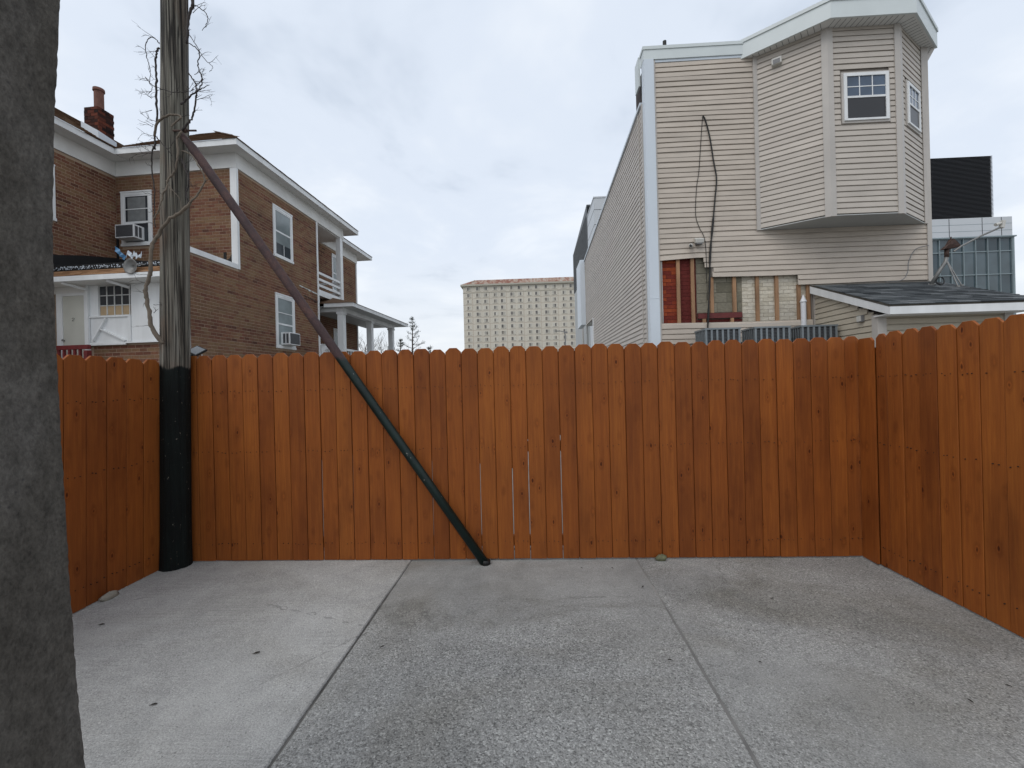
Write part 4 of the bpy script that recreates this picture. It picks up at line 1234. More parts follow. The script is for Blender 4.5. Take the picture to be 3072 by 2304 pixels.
# wall body and exposed masonry
bx('wall', 'underlay', vh, FX0 - .01, 2.668, VY + .001, VY + .1, 0, 8.1)
bx('wall', 'underlay', vh, FX0 - .01, FX1 + .05, VY + .001, VY + .1, 4.0, 8.1)
bx('wall', 'underlay', vh, 3.66, FX1 + .05, VY + .0015, VY + .1, 3.57, 3.999)
bx('wall', 'underlay', vh, FX0 - .01, FX1 + .05, VY + .001, VY + .1, 0, 2.58)
bx('wall', 'underlay', vh, 5.60, FX1 + .05, VY + .001, VY + .1, 2.581, 3.569)
bx('wall', 'red_mortar', vh, 2.67, 3.37, VY + .075, VY + .3, 2.57, 4.1)
bx('wall', 'block_mortar', vh, 3.371, 4.27, VY + .075, VY + .3, 2.57, 4.1)
bx('wall', 'cream_mortar', vh, 4.271, 5.62, VY + .075, VY + .3, 2.57, 3.7)
mr = random.Random(77)
def masonry(x0, x1, z0, z1, L, H, mat, nm, gap, hole=None, y=VY + .07, tone=None):
    i, z = 0, z0
    while z < z1:
        x = x0 - (L / 2 if i % 2 else 0)
        while x < x1:
            a, b2 = max(x + gap, x0), min(x + L - gap, x1)
            x += L
            if b2 - a < .03: continue
            if hole and a < hole[1] and b2 > hole[0] and z < hole[3] and z + H > hole[2]: continue
            MB().box(a, b2, y - mr.uniform(0, .005), y + .02, z + gap, min(z + H - gap, z1), tone=tone() if tone else mr.random()).build(nm, mat, vh)
        z += H; i += 1
masonry(2.675, 2.99, 2.59, 4.02, .205, .076, 'red_brick', 'brick', .004, tone=lambda: mr.choice((.7, .85, .95, 1.0)))
masonry(2.99, 3.365, 2.59, 4.02, .205, .076, 'red_brick', 'brick', .003, tone=lambda: mr.uniform(0, .45))
masonry(3.375, 4.265, 2.86, 4.02, .40, .20, 'block', 'concrete_block', .004)
masonry(3.375, 4.265, 2.59, 2.72, .205, .076, 'red_brick', 'brick', .003, tone=lambda: mr.uniform(0, .4))
masonry(4.275, 5.60, 2.59, 3.62, .205, .076, 'cream_brick', 'brick', .0035)
bx('red_sill', 'red_sill', vh, 3.38, 4.25, VY + .02, VY + .07, 2.74, 2.845)
for cxp, z0, z1, mt in ((2.655, 2.6, 3.95, 'worn_white_paint'), (3.005, 2.6, 3.97, 'strip_wood'), (3.29, 2.6, 4.0, 'strip_wood'), (3.665, 2.85, 3.56, 'strip_wood'), (4.11, 2.85, 3.57, 'strip_wood'), (3.50, 2.6, 2.735, 'strip_wood'), (4.05, 2.6, 2.735, 'strip_wood'), (4.56, 2.6, 3.57, 'strip_wood'), (4.94, 2.6, 3.57, 'strip_wood'), (5.37, 2.6, 3.36, 'strip_wood'), (5.55, 2.6, 3.36, 'strip_wood')):
    bx('furring_strip', mt, vh, cxp - .033, cxp + .033, VY + .022, VY + .064, z0, z1)
bx('starter_strip', 'trim_beige', vh, 2.64, 5.60, VY - .02, VY + .02, 2.565, 2.598)
MB().tube([(5.40, VY - .05, 2.3), (5.40, VY - .05, 2.98), (5.40, VY - .05, 3.0), (5.40, VY - .05, 3.14)], [.048, .048, .062, .004], 14).build('vent_pipe', 'pvc', vh, smooth=False)
# white corner cover and parapet
b = MB().box(2.42, 2.60, VY - .055, VY + .03, 0, 7.97).box(2.405, 2.4195, VY - .055, VY + .14, 0, 7.97)
b.build('corner_cover', 'white_metal', vh)
bx('corner_cover_seam', 'white_metal', vh, 2.4205, 2.606, VY - .059, VY - .0555, 3.16, 3.17)
bx('trim_strip', 'trim_beige', vh, 2.602, 2.632, VY - .036, VY + .005, 2.2, 7.95)
bx('parapet', 'dark_brick', vh, 2.47, 2.62, VY + .15, VY + .9, 7.0, 8.0)
bx('fascia', 'fascia_metal', vh, 2.40, 4.42, VY - .05, VY + .2, 7.965, 8.16)
bx('fascia_cap', 'fascia_metal', vh, 2.385, 4.40, VY - .065, VY + .2, 8.1605, 8.225)
bx('frieze_strip', 'white_metal', vh, 2.62, 4.40, VY - .028, VY - .002, 7.915, 7.963)
bx('fascia', 'fascia_metal', vh, 2.36, 2.395, VY + .2, VY + .5, 7.6, 8.2)
MB().tube([(2.88, VY + .12, 8.2), (2.88, VY + .12, 8.44)], .037, 14).build('roof_vent', 'black_rubber', vh)
bx('roof', 'underlay', vh, 2.6, FX1, VY + .25, 19.1, 6.5, 6.7)
# side wall, receding
SY1 = 19.1
seamY = 9.47
nside = int((7.22 - zc0) / CH)
for i in range(nside):
    z = zc0 + i * CH
    yend = SY1
    if z > 6.70:
        yend = VY + (7.2 - z) / 0.5 * 10.1
    if z < 3.95:
        yend = 16.9
    if yend > seamY + .1:
        plank((VX, yend), (VX, seamY), z, 'siding_side', vh, sag=.004, seg=.9)
    plank((VX, min(yend, seamY - .035)), (VX, VY + .16), z - .03, 'siding_side', vh, sag=.002)
bx('wall', 'underlay', vh, VX + .001, VX + .15, VY + .12, SY1, 3.951, 6.75)
bx('wall', 'underlay', vh, VX + .001, VX + .15, VY + .12, 16.9, 0, 3.95)
MB().prism([(VX + .001, VY + .12, 6.751), (VX + .001, SY1, 6.751), (VX + .001, VY + .12, 7.2)], (.15, 0, 0)).build('wall', 'underlay', vh)
bx('seam_trim', 'trim_beige', vh, VX - .038, VX + .001, seamY - .03, seamY - .002, 2.2, 7.15)
bx('corner_trim', 'trim_beige', vh, VX - .036, VX + .001, VY + .145, VY + .175, 2.2, 7.2)
MB().bar((VX - .02, VY + .2, 7.235), (VX - .02, SY1 + .02, 6.76), .07, .06).build('roof_edge', 'white_metal', vh)
bx('post_trim', 'white_paint', vh, VX - .04, VX + .04, 16.87, 17.0, 0, 3.96)
bx('recess_wall', 'green_stucco', vh, 3.3, 3.4, 17.0, SY1, 0, 3.95)
bx('recess_wall', 'green_stucco', vh, VX + .05, 3.3, 16.95, 17.0, 0, 3.95)
bx('recess_ceiling', 'soffit_paint', vh, VX + .02, 3.3, 17.0, SY1, 3.93, 3.949)
bx('recess_post', 'light_grey_panel', vh, VX - .02, VX + .06, SY1 - .1, SY1, 0, 3.93)
bx('side_projection', 'white_metal', vh, 2.2, 2.399, SY1 + .01, 20.6, 4.0, 6.8)
# bay
BA, BB, BC, BD = (4.58, 9.0), (5.57, 8.35), (6.83, 8.35), (7.77, 9.0)
nb = int((7.88 - 4.49) / CH) + 1
def facet(p0, p1, holes=()):
    p0, p1 = Vector(p0), Vector(p1)
    d = (p1 - p0); L = d.length; d.normalize()
    for i in range(nb):
        z = 4.49 + i * CH
        sp = [(0.05, L - .05)]
        for h0, h1, g0, g1 in holes:
            if z + CH > g0 + .02 and z < g1 - .02:
                sp = [(sp[0][0], h0), (h1, sp[-1][1])]
        for a, b2 in sp:
            if b2 - a > .02:
                plank(p0 + d * a, p0 + d * b2, z, 'siding_bay', vh, sag=.004)
facet(BA, BB)
facet(BB, BC, [(0.21, 1.08, 6.13, 7.06)])
facet(BC, BD, [(0.23, 0.93, 6.12, 6.97)])
body = [BA, BB, BC, BD]
MB().prism([(x, y, 4.47) for x, y in [(4.60, 9.0), (5.575, 8.362), (6.825, 8.362), (7.75, 9.0)]], (0, 0, 3.5)).build('bay_wall', 'underlay', vh)
MB().prism([(x, y, 4.455) for x, y in [(4.56, 8.985), (5.565, 8.325), (6.835, 8.325), (7.79, 8.985)]], (0, 0, .014)).build('bay_floor_soffit', 'bay_soffit', vh)
def corner_post(p, n1, w=.075, z0=4.44, z1=7.9, nm='bay_corner_trim', half=False):
    b = MB()
    px, py = p
    b.prism([(px - w, py - .028, z0), (px + w, py - .028, z0), (px + w * .9, py + .03, z0), (px - w * .9, py + .03, z0)], (0, 0, z1 - z0))
    return b.build(nm, 'trim_beige', vh)
dl = (Vector(BB) - Vector(BA)).normalized(); nl = Vector((dl.y, -dl.x))
d2 = (Vector(BD) - Vector(BC)).normalized(); n2 = Vector((d2.y, -d2.x))
def bent_trim(p, da, db, w=.085, t=.038, z0=4.445, z1=7.9):
    p = Vector(p)
    na, nb_ = Vector((da.y, -da.x)), Vector((db.y, -db.x))
    mid = (na + nb_).normalized()
    pts = [p - da * w + na * .002, p - da * w + na * t, p + mid * (t / mid.dot(na)), p + db * w + nb_ * t, p + db * w + nb_ * .002, p]
    return MB().prism([(q.x, q.y, z0) for q in pts], (0, 0, z1 - z0)).build('bay_corner_trim', 'trim_beige', vh)
dx = Vector((1, 0))
bent_trim(BB, dl, dx)
bent_trim(BC, dx, d2)
bx('bay_corner_trim', 'trim_beige', vh, 4.545, 4.62, VY - .055, VY - .002, 4.45, 7.93)
bx('bay_corner_trim', 'trim_beige', vh, 7.745, 7.80, VY - .06, VY - .002, 4.45, 7.93)
bx('corner_trim', 'trim_beige', vh, 7.80, 7.885, VY - .04, VY + .12, 0, 8.0)
# bay eave
so = [(4.34, 9.0), (5.48, 8.10), (6.93, 8.10), (8.07, 9.0), (8.07, 9.3), (4.34, 9.3)]
MB().prism([(x, y, 7.90) for x, y in so], (0, 0, .02)).build('bay_eave_soffit', 'soffit_paint', vh)
g = MB()
fl = [Vector(q) for q in so[:4]]
for (a, b2) in zip(fl, fl[1:]):
    d_ = (b2 - a)
    L = d_.length
    for k in range(1, int(L / .1)):
        q = a + d_ * (k * .1 / L)
        inn = Vector((-(d_.y) / L * -1, 0))
        nn = Vector((-d_.y, d_.x)) / L
        q2 = q + nn * .23
        g.bar((q.x + nn.x * .03, q.y + nn.y * .03, 7.899), (q2.x, q2.y, 7.899), .006, .004)
g.build('soffit_grooves', 'ac_grille', vh, kind='stuff')
def ring_fascia(z0, z1, off, t, mat):
    outer, inner = [], []
    pts = [Vector(q) for q in so[:4]]
    for i, p in enumerate(pts):
        ds = []
        if i > 0: ds.append((pts[i] - pts[i - 1]).normalized())
        if i < 3: ds.append((pts[i + 1] - pts[i]).normalized())
        ns = [Vector((d_.y, -d_.x)) for d_ in ds]
        m2 = sum(ns, Vector((0, 0))).normalized()
        sc = 1 / m2.dot(ns[0])
        outer.append(p + m2 * off * sc)
        inner.append(p + m2 * (off - t) * sc)
    for i in range(3):
        MB().prism([(q.x, q.y, z0) for q in (outer[i], outer[i + 1], inner[i + 1], inner[i])], (0, 0, z1 - z0)).build('bay_fascia', mat, vh)
ring_fascia(7.885, 8.185, .03, .03, 'fascia_metal')
ring_fascia(8.1855, 8.25, .05, .08, 'fascia_metal')
MB().prism([(x, y, 8.14) for x, y in so], (0, 0, .03)).build('bay_roof', 'underlay', vh)
MB().bar((7.84, VY - .02, 7.6), (8.0, VY - .02, 7.88), .03, .06).build('eave_bracket', 'trim_beige', vh)
# bay windows
def vinyl_window(p0, d, a0, a1, z0, z1):
    p0 = Vector(p0)
    n = Vector((d.y, -d.x))
    def B(nm, mt, s0, s1, u0, u1, w0, w1, par):
        pts = [p0 + d * s0 + n * w1, p0 + d * s1 + n * w1, p0 + d * s1 + n * w0, p0 + d * s0 + n * w0]
        return MB().prism([(q.x, q.y, u0) for q in pts], (0, 0, u1 - u0)).build(nm, mt, par)
    w = B('window', 'trim_beige', a0, a1, z0, z1, .001, .040, vh)
    ORG[w.name] = {'ow': Vector((VX, VY, 0))}
    f = .055
    zm = z0 + (z1 - z0) * .50
    B('frame', 'white_paint', a0 + .03, a0 + .03 + f, z0 + .04, z1 - .03, .0405, .063, w)
    B('frame', 'white_paint', a1 - .03 - f, a1 - .03, z0 + .04, z1 - .03, .0405, .063, w)
    B('frame', 'white_paint', a0 + .03 + f, a1 - .03 - f, z1 - .03 - f, z1 - .03, .0405, .062, w)
    B('frame', 'white_paint', a0 + .03 + f, a1 - .03 - f, z0 + .04, z0 + .075, .0405, .062, w)
    B('meeting_rail', 'white_paint', a0 + .03 + f, a1 - .03 - f, zm - .018, zm + .018, .0405, .058, w)
    B('pane', 'bay_glass', a0 + .085, a1 - .085, zm + .018, z1 - .085, .0402, .044, w)
    B('screen', 'screen_glass', a0 + .085, a1 - .085, z0 + .075, zm - .018, .0402, .046, w)
    for k in (1, 2):
        s = a0 + .085 + (a1 - a0 - .17) * k / 3
        B('muntin', 'white_paint', s - .008, s + .008, zm + .018, z1 - .085, .0445, .050, w)
    zq = (zm + z1 - .085) / 2
    B('muntin', 'white_paint', a0 + .086, a1 - .086, zq - .008, zq + .008, .0445, .0495, w)
vinyl_window(BB, dx, .22, 1.07, 6.13, 7.06)
vinyl_window(BC, d2, .24, .92, 6.12, 6.97)
# dryer vent hood on bay
vp = Vector(BA) + dl * .40
MB().prism([(vp.x + dl.x * s + nl.x * w, vp.y + dl.y * s + nl.y * w, 7.56) for s, w in ((-.085, .0), (-.085, .10), (.085, .10), (.085, .0))], (0, 0, .13)).build('vent_hood', 'off_white_plastic', vh, bevel=.012)
MB().prism([(vp.x + dl.x * s + nl.x * w, vp.y + dl.y * s + nl.y * w, 7.572) for s, w in ((-.06, .1003), (-.06, .104), (.06, .104), (.06, .1003))], (0, 0, .08)).build('vent_flap', 'grey_plastic', vh)

# things fixed to the vinyl wall
def cable(label, P, r, y=VY - .045):
    sp = smooth_path([(x, y, z) for x, _, z in P], 5)
    t = thing('cable', label, 'cable', sp[0])
    MB().tube(sp, [r * (1.6 if (r > .01 and p.z < 4.7 and int(p.z * 5) % 3) else 1.0) for p in sp], 8).build('cable_run', 'black_rubber', t, smooth=True)
cable('thick black cable hanging in a loop down the beige siding', [(3.539, 8.93, 2.4), (3.539, 8.93, 2.583), (3.59, 8.93, 3.345), (3.62, 8.93, 4.021), (3.695, 8.93, 4.689), (3.745, 8.93, 5.145), (3.781, 8.93, 5.521), (3.731, 8.93, 5.876), (3.671, 8.93, 6.343), (3.595, 8.93, 6.679), (3.545, 8.93, 6.781)], .014)
cable('thin dark wire hanging beside the thick black cable on beige siding', [(3.551, 8.93, 3.094), (3.548, 8.93, 3.466), (3.535, 8.93, 4.264), (3.425, 8.93, 4.561), (3.36, 8.93, 4.83), (3.392, 8.93, 5.36), (3.446, 8.93, 5.683), (3.5, 8.93, 6.285), (3.545, 8.93, 6.775)], .006, VY - .03)
VYs = VY
fl_ = thing('wall_floodlight', 'small off-white box light on the beige siding above exposed red brick', 'light', (3.39, VY, 4.2))
MB().hexa([(3.31, VY - .13, 4.22), (3.47, VY - .13, 4.22), (3.45, VY - .015, 4.24), (3.33, VY - .015, 4.24), (3.30, VY - .15, 4.30), (3.48, VY - .15, 4.30), (3.46, VY - .015, 4.36), (3.32, VY - .015, 4.36)]).build('housing', 'off_white_plastic', fl_, bevel=.01)
bx('lens', 'grey_plastic', fl_, 3.33, 3.45, VY - .125, VY - .03, 4.205, 4.219)
sc_ = thing('security_camera', 'small white bullet camera beside the box light on beige siding', 'camera', (3.23, VY, 4.15))
MB().tube([(3.26, VY - .03, 4.19), (3.23, VY - .10, 4.18), (3.20, VY - .17, 4.165)], .038, 14).build('housing', 'off_white_plastic', sc_, smooth=True)
MB().tube([(3.20, VY - .169, 4.165), (3.199, VY - .173, 4.1648)], .028, 12).build('lens', 'black_rubber', sc_)
MB().tube([(3.27, VY - .012, 4.20), (3.26, VY - .03, 4.19)], .03, 10).build('mount', 'off_white_plastic', sc_)

# condensers on a timber platform
def condenser(label, x0, y0, w=.63, d=.5, h=.75, zt_=2.45):
    t = thing('air_conditioner_condenser', label, 'condenser', (x0 + w / 2, y0 + d / 2, zt_ - h), group='condenser units on the platform behind the fence')
    bx('coil', 'condenser_coil', t, x0 + .02, x0 + w - .02, y0 + .02, y0 + d - .02, zt_ - h + .04, zt_ - .03)
    bx('top_panel', 'condenser_paint', t, x0 - .01, x0 + w + .01, y0 - .01, y0 + d + .01, zt_ - .03, zt_)
    bx('base_pan', 'condenser_paint', t, x0 - .01, x0 + w + .01, y0 - .01, y0 + d + .01, zt_ - h, zt_ - h + .05)
    for k in range(7):
        x = x0 + k * (w - .035) / 6
        bx('guard_bar', 'condenser_paint', t, x, x + .035 if k not in (0, 6) else x + .05 - .015, y0 - .004, y0 + .016, zt_ - h + .051, zt_ - .031)
        yv = y0 + .03 + k * (d - .07) / 6
        bx('guard_bar', 'condenser_paint', t, x0 - .004, x0 + .016, yv, yv + .02, zt_ - h + .051, zt_ - .031)
    s_ = MB()
    for k in range(24):
        z = zt_ - h + .07 + k * (h - .12) / 24
        s_.box(x0 + .04, x0 + w - .04, y0 + .008, y0 + .019, z, z + .009)
        s_.box(x0 + .008, x0 + .019, y0 + .04, y0 + d - .04, z, z + .009)
    s_.build('louvre_fins', 'condenser_fin', t, kind='stuff')
condenser('grey air-conditioner condenser nearest the white corner of the beige building', 3.19, 8.2)
condenser('grey air-conditioner condenser in the middle of the three', 4.075, 8.2)
condenser('grey air-conditioner condenser next to the lean-to shed', 4.905, 8.2)
plat = thing('timber_platform', 'timber platform carrying the condensers behind the fence', 'platform', (4.3, 8.4, 0))
for k in range(5):
    bx('plank', 'strip_wood', plat, 2.9, 5.6, 8.1 + k * .15, 8.24 + k * .15, 1.65, 1.699)
for x in (2.95, 4.2, 5.5):
    for y in (8.12, 8.72):
        bx('leg', 'strip_wood', plat, x, x + .09, y, y + .09, -.12, 1.649)

# ================================================================== LEAN-TO SHED
shed = thing('lean_to_shed', 'low beige lean-to shed with grey shingle roof against the beige building', 'shed', (6.7, 8.2, 0))
SX0, SX1, SYF = 5.638, 7.66, 7.40
bx('wall', 'underlay', shed, SX0 + .002, SX1 - .002, SYF + .002, VY - .05, 0, 2.48)
MB().prism([(SX0 + .002, SYF + .002, 2.481), (SX0 + .002, VY - .05, 2.481), (SX0 + .002, VY - .05, 3.22)], (SX1 - SX0 - .004, 0, 0)).build('wall', 'underlay', shed)
for i in range(14):
    z = 1.93 + i * CH
    ye = VY - .06
    if z + CH > 2.50:
        ylow = SYF + (z + CH * .6 - 2.5) / (3.26 - 2.5) * (VY - .05 - SYF)
    else:
        ylow = SYF + .09
    if ylow < ye - .05:
        plank((SX0, ye), (SX0, max(ylow, SYF + .09)), z, 'siding_shed', shed, sag=.003)
for i in range(6):
    plank((SX0 + .11, SYF), (SX1 - .10, SYF), 1.93 + i * CH, 'siding_shed', shed, sag=.004)
bx('corner_trim', 'trim_beige', shed, SX0 - .04, SX0 + .10, SYF - .04, SYF + .085, 0, 2.49)
bx('corner_trim', 'trim_beige', shed, SX1 - .10, SX1 + .03, SYF - .04, SYF + .085, 0, 2.49)
bx('wall_trim', 'trim_beige', shed, SX0 - .028, SX0 + .01, VY - .058, VY - .022, 1.9, 3.22)
# roof
ez, wz, ey, wy = 2.60, 3.335, 7.05, 8.975
rp = math.atan2(wz - ez, wy - ey)
rx0, rx1 = SX0 - .09, 7.81
b = MB()
b.hexa([(rx0, ey, ez - .03), (rx1, ey, ez - .03), (rx1, wy, wz - .03), (rx0, wy, wz - .03), (rx0, ey, ez - .002), (rx1, ey, ez - .002), (rx1, wy, wz - .002), (rx0, wy, wz - .002)])
b.build('roof_deck', 'sheathing', shed)
shingle_slope((rx0 - .01, ey - .02), (rx1 + .01, ey - .02), (0, 1), wy - ey - .02, rp, ez - .004, 'slate_shingle', 0, 0, parent=shed, row=.128, tab=.36, lift=.012, indiv=True)
bx('fascia', 'white_paint', shed, rx0, rx1, ey - .005, ey + .018, ez - .15, ez - .032)
bx('soffit', 'soffit_paint', shed, rx0 + .02, rx1 - .02, ey + .0185, SYF - .0, ez - .145, ez - .13)
MB().prism([(rx0 - .002, ey + .0185, ez - .15), (rx0 - .002, wy, wz - .17), (rx0 - .002, wy, wz - .031), (rx0 - .002, ey + .0185, ez - .031)], (.022, 0, 0)).build('rake_board', 'white_paint', shed)
MB().prism([(rx1 - .02, ey + .0185, ez - .15), (rx1 - .02, wy, wz - .17), (rx1 - .02, wy, wz - .031), (rx1 - .02, ey + .0185, ez - .031)], (.022, 0, 0)).build('rake_board', 'white_paint', shed)
ebx = thing('electric_box', 'small grey electrical box on the side wall of the lean-to shed', 'box', (SX0 - .02, 7.71, 2.42))
bx('case', 'grey_plastic', ebx, SX0 - .075, SX0 - .02, 7.66, 7.77, 2.42, 2.53, bevel=.005)
bx('cover', 'off_white_plastic', ebx, SX0 - .083, SX0 - .0755, 7.67, 7.76, 2.43, 2.52)

dish = thing('satellite_mast', 'rusty satellite mount with long feed arm and no reflector on the shed roof', 'antenna', (7.42, 8.5, 3.15))
def roofz(y): return ez + (y - ey) * math.tan(rp) + .012
MB().tube([(7.44, 8.5, roofz(8.5)), (7.56, 8.45, 3.42), (7.63, 8.42, 3.55), (7.655, 8.42, 3.66)], .032, 10).build('mast', 'galvanised', dish, smooth=True)
MB().tube([(7.655, 8.42, 3.64), (7.66, 8.42, 3.80)], .036, 10).build('mast_collar', 'rusty_metal', dish, smooth=True)
MB().bar((7.41, 8.44, roofz(8.44) + .01), (7.50, 8.56, roofz(8.56) + .01), .10, .012).build('base_plate', 'galvanised', dish)
for fx, fy in ((7.62, 8.18), (7.76, 8.26)):
    MB().tube([(7.645, 8.42, 3.60), (fx, fy, roofz(fy))], .011, 8).build('strut', 'galvanised', dish)
    MB().tube([(fx, fy, roofz(fy) - .005), (fx, fy, roofz(fy) + .03)], .025, 8).build('strut_foot', 'galvanised', dish)
MB().prism([(7.56, 8.36, 3.78), (7.64, 8.33, 3.86), (7.70, 8.33, 3.96), (7.78, 8.34, 3.90), (7.87, 8.36, 3.82), (7.76, 8.37, 3.80)], (0, .10, 0)).build('bracket', 'rusty_metal', dish)
MB().tube([(7.70, 8.38, 3.90), (7.70, 8.38, 4.0)], .012, 8).build('bracket_bolt', 'rusty_metal', dish)
MB().tube([(7.70, 8.33, 3.72), (7.80, 8.3, 3.80), (8.10, 8.25, 3.96), (8.42, 8.2, 4.10)], .016, 8).build('feed_arm', 'galvanised', dish)
MB().bar((8.40, 8.2, 4.07), (8.43, 8.2, 4.20), .05, .06).tube([(8.40, 8.2, 4.16), (8.30, 8.2, 4.13)], [.02, .03], 10).build('feed_head', 'off_white_plastic', dish)
cb = thing('cable', 'thin grey cable looping from satellite mount down to the shed roof', 'cable', (7.2, 8.7, 3.3))
MB().tube(smooth_path([(7.80, VY - .06, 4.02), (7.55, VY - .06, 3.95), (7.40, 8.92, 3.72), (7.34, 8.88, 3.5), (7.2, 8.85, 3.34), (6.9, 8.85, 3.315)], 6), .008, 6).build('cable_run', 'grey_plastic', cb)
cb2 = thing('cable', 'coil of dark cable at the foot of the satellite mount', 'cable', (7.5, 8.4, 3.2))
cp = []
for k in range(50):
    a = k * .38
    cp.append((7.50 + .07 * math.cos(a), 8.40 - .02 + .01 * math.sin(a * 2.1), roofz(8.38) + .085 + .07 * math.sin(a) * (1 + .1 * math.sin(a * .7))))
MB().tube(cp, .006, 6).build('cable_run', 'black_rubber', cb2)

# ================================================================== FAR BUILDINGS
gb = thing('glass_building', 'modern glass-walled building with black louvred penthouse behind the shed', 'building', (42, 50, 0))
GY = 45.0
gx = [35.05 + 1.15 * k for k in range(11)]
GX1 = 47.05
gx = [GX1 - 1.13 * k for k in range(11)][::-1]
gzs = [14.6, 13.3, 11.05, 8.85, 6.6, 4.4, 2.2, 0.0]
bx('wall', 'white_panel', gb, gx[0], GX1 - .02, GY + .22, GY + 16, 0, 14.62)
bx('top_panel', 'white_panel', gb, gx[0], 47.2, GY + .1, GY + 15, 14.75, 16.65)
for k, x in enumerate((38.1, 41.3, 44.4, 46.2)):
    bx('panel_joint', 'louver_black', gb, x - .03, x + .03, GY + .094, GY + .099, 14.78, 16.62)
for z in (15.35, 16.0):
    bx('panel_joint', 'mullion', gb, gx[0], 47.19, GY + .095, GY + .0995, z - .02, z + .02)
bx('cornice', 'mullion', gb, gx[0], 47.35, GY - .15, GY + 15, 14.63, 14.748)
gr_ = random.Random(2)
for i in range(len(gx) - 1):
    for j in range(len(gzs) - 1):
        MB().box(gx[i] + .03, gx[i + 1] - .03, GY + .12, GY + .16, gzs[j + 1] + .03, gzs[j] - .03).build('pane', gr_.choice(('teal_glass', 'teal_glass', 'teal_glass_dark')), gb)
for x in gx:
    bx('mullion', 'mullion', gb, x - .035, x + .035, GY, GY + .2, 0, 14.6)
for z in gzs:
    bx('transom', 'mullion', gb, gx[0], GX1 + .03, GY + .03, GY + .19, z - .045, z + .045)
bx('corner_post', 'mullion', gb, GX1 + .04, GX1 + .2, GY - .02, GY + .3, 0, 14.6)
bx('penthouse', 'louver_black', gb, 34, 46.2, GY + 1.1, GY + 12, 16.66, 23.1)
s_ = MB()
for k in range(50):
    z = 16.75 + k * .127
    s_.hexa([(34, GY + .9, z), (46.32, GY + .9, z), (46.32, GY + 1.099, z + .02), (34, GY + 1.099, z + .02), (34, GY + .9, z + .05), (46.32, GY + .9, z + .05), (46.32, GY + 1.099, z + .09), (34, GY + 1.099, z + .09)])
    s_.box(46.201, 46.32, GY + 1.1, GY + 11.9, z, z + .05)
s_.build('louvre_slats', 'louver_black', gb, kind='stuff')

gy = thing('metal_clad_building', 'grey and white metal-clad building seen past the end of the long beige side wall', 'building', (6, 33, 0))
bx('lower_wall', 'light_grey_panel', gy, 4.02, 9, 30.2, 39.68, 0, 9.45)
MB().hexa([(3.98, 29.9, 9.46), (9, 29.9, 9.46), (9, 39.7, 9.46), (3.98, 39.7, 9.46), (3.98, 29.9, 13.5), (9, 29.9, 13.5), (9, 39.7, 12.95), (3.98, 39.7, 12.95)]).build('dark_penthouse', 'gunmetal', gy)
s_ = MB()
for k in range(50):
    y = 30.2 + k * .19
    s_.box(3.955, 3.979, y, y + .05, 9.5, 12.9)
s_.build('cladding_ribs', 'gunmetal', gy, kind='stuff')
s_ = MB()
for k in range(20):
    s_.box(4.0, 5.4, 29.8, 29.899, 11.0 + k * .122, 11.06 + k * .122)
s_.build('louvre_slats', 'louver_black', gy, kind='stuff')
bx('front_wall', 'white_panel', gy, 4.0, 9.0, 26.72, 29.79, 0, 12.6)
bx('parapet_cap', 'white_panel', gy, 3.97, 9.0, 26.69, 29.79, 12.601, 12.68)
for z in (11.9, 11.0, 10.0, 9.0, 8.0):
    bx('panel_joint', 'gunmetal', gy, 3.99, 9.0, 26.712, 26.719, z - .012, z + .012)
    bx('panel_joint', 'gunmetal', gy, 3.992, 3.999, 26.72, 29.7, z - .012, z + .012)
bx('window', 'hotel_glass', gy, 4.0, 4.019, 33.6, 34.4, 4.4, 6.2)
bx('window', 'hotel_glass', gy, 4.0, 4.019, 31.4, 32.0, 5.0, 7.4)
s_ = MB()
for k in range(12):
    s_.box(3.99, 4.015, 31.0, 33.6, 1.6 + k * .2, 1.7 + k * .2)
    s_.box(3.99, 4.015, 34.2, 37.2, 1.6 + k * .2, 1.7 + k * .2)
s_.build('wall_louvres', 'gunmetal', gy, kind='stuff')

ho = thing('hotel_tower', 'distant cream concrete tower block with rows of windows and rust-streaked metal roof', 'building', (10, 200, 0))
HY = 190.0
bx('wall', 'hotel_wall', ho, -28.9, 48, HY, HY + 18, 0, 44.3)
bx('eave', 'hotel_trim', ho, -29.9, 49, HY - .9, HY + 19, 44.31, 45.0)
MB().hexa([(-29.8, HY - .8, 45.01), (49, HY - .8, 45.01), (49, HY + 18.8, 45.01), (-29.8, HY + 18.8, 45.01), (-24.3, HY + 3.5, 47.75), (44, HY + 3.5, 47.75), (44, HY + 14, 47.75), (-24.3, HY + 14, 47.75)]).build('roof', 'rusty_roof', ho)
s_ = MB()
for k in range(110):
    x = -26.5 + k * .62
    xa = max(x, -24.2)
    s_.bar((x, HY - .8, 45.06), (xa, HY + 3.45, 47.78), .08, .14)
s_.build('roof_seams', 'rusty_roof', ho, kind='stuff')
bx('belt_course', 'hotel_trim', ho, -28.95, 48, HY - .12, HY - .001, 41.4, 41.65)
hr = random.Random(12)
def hotel_meshes():
    out = []
    for v in range(6):
        b = MB()
        pw = 1.0
        # surrounding precast panel, curtained half, dark half
        b.box(-1.35, 1.35, -.06, -.001, -1.0, .95, 0)
        wide = v in (0, 3)
        if wide:
            b.box(-.85, .05, -.07, -.061, -.62, .75, 1)
            b.box(.17, .85, -.07, -.061, -.62, .75, 2)
        else:
            s = -1 if v in (1, 4) else 1
            b.box(min(0, s * .62), max(0, s * .62), -.07, -.061, -.62, .7, 1)
            b.box(min(0, -s * .8), max(0, -s * .8), -.07, -.061, -.62, .75, 2)
        b.box(-1.05, 1.05, -.16, -.071, -.82, -.66, 0)
        out.append(b)
    return out
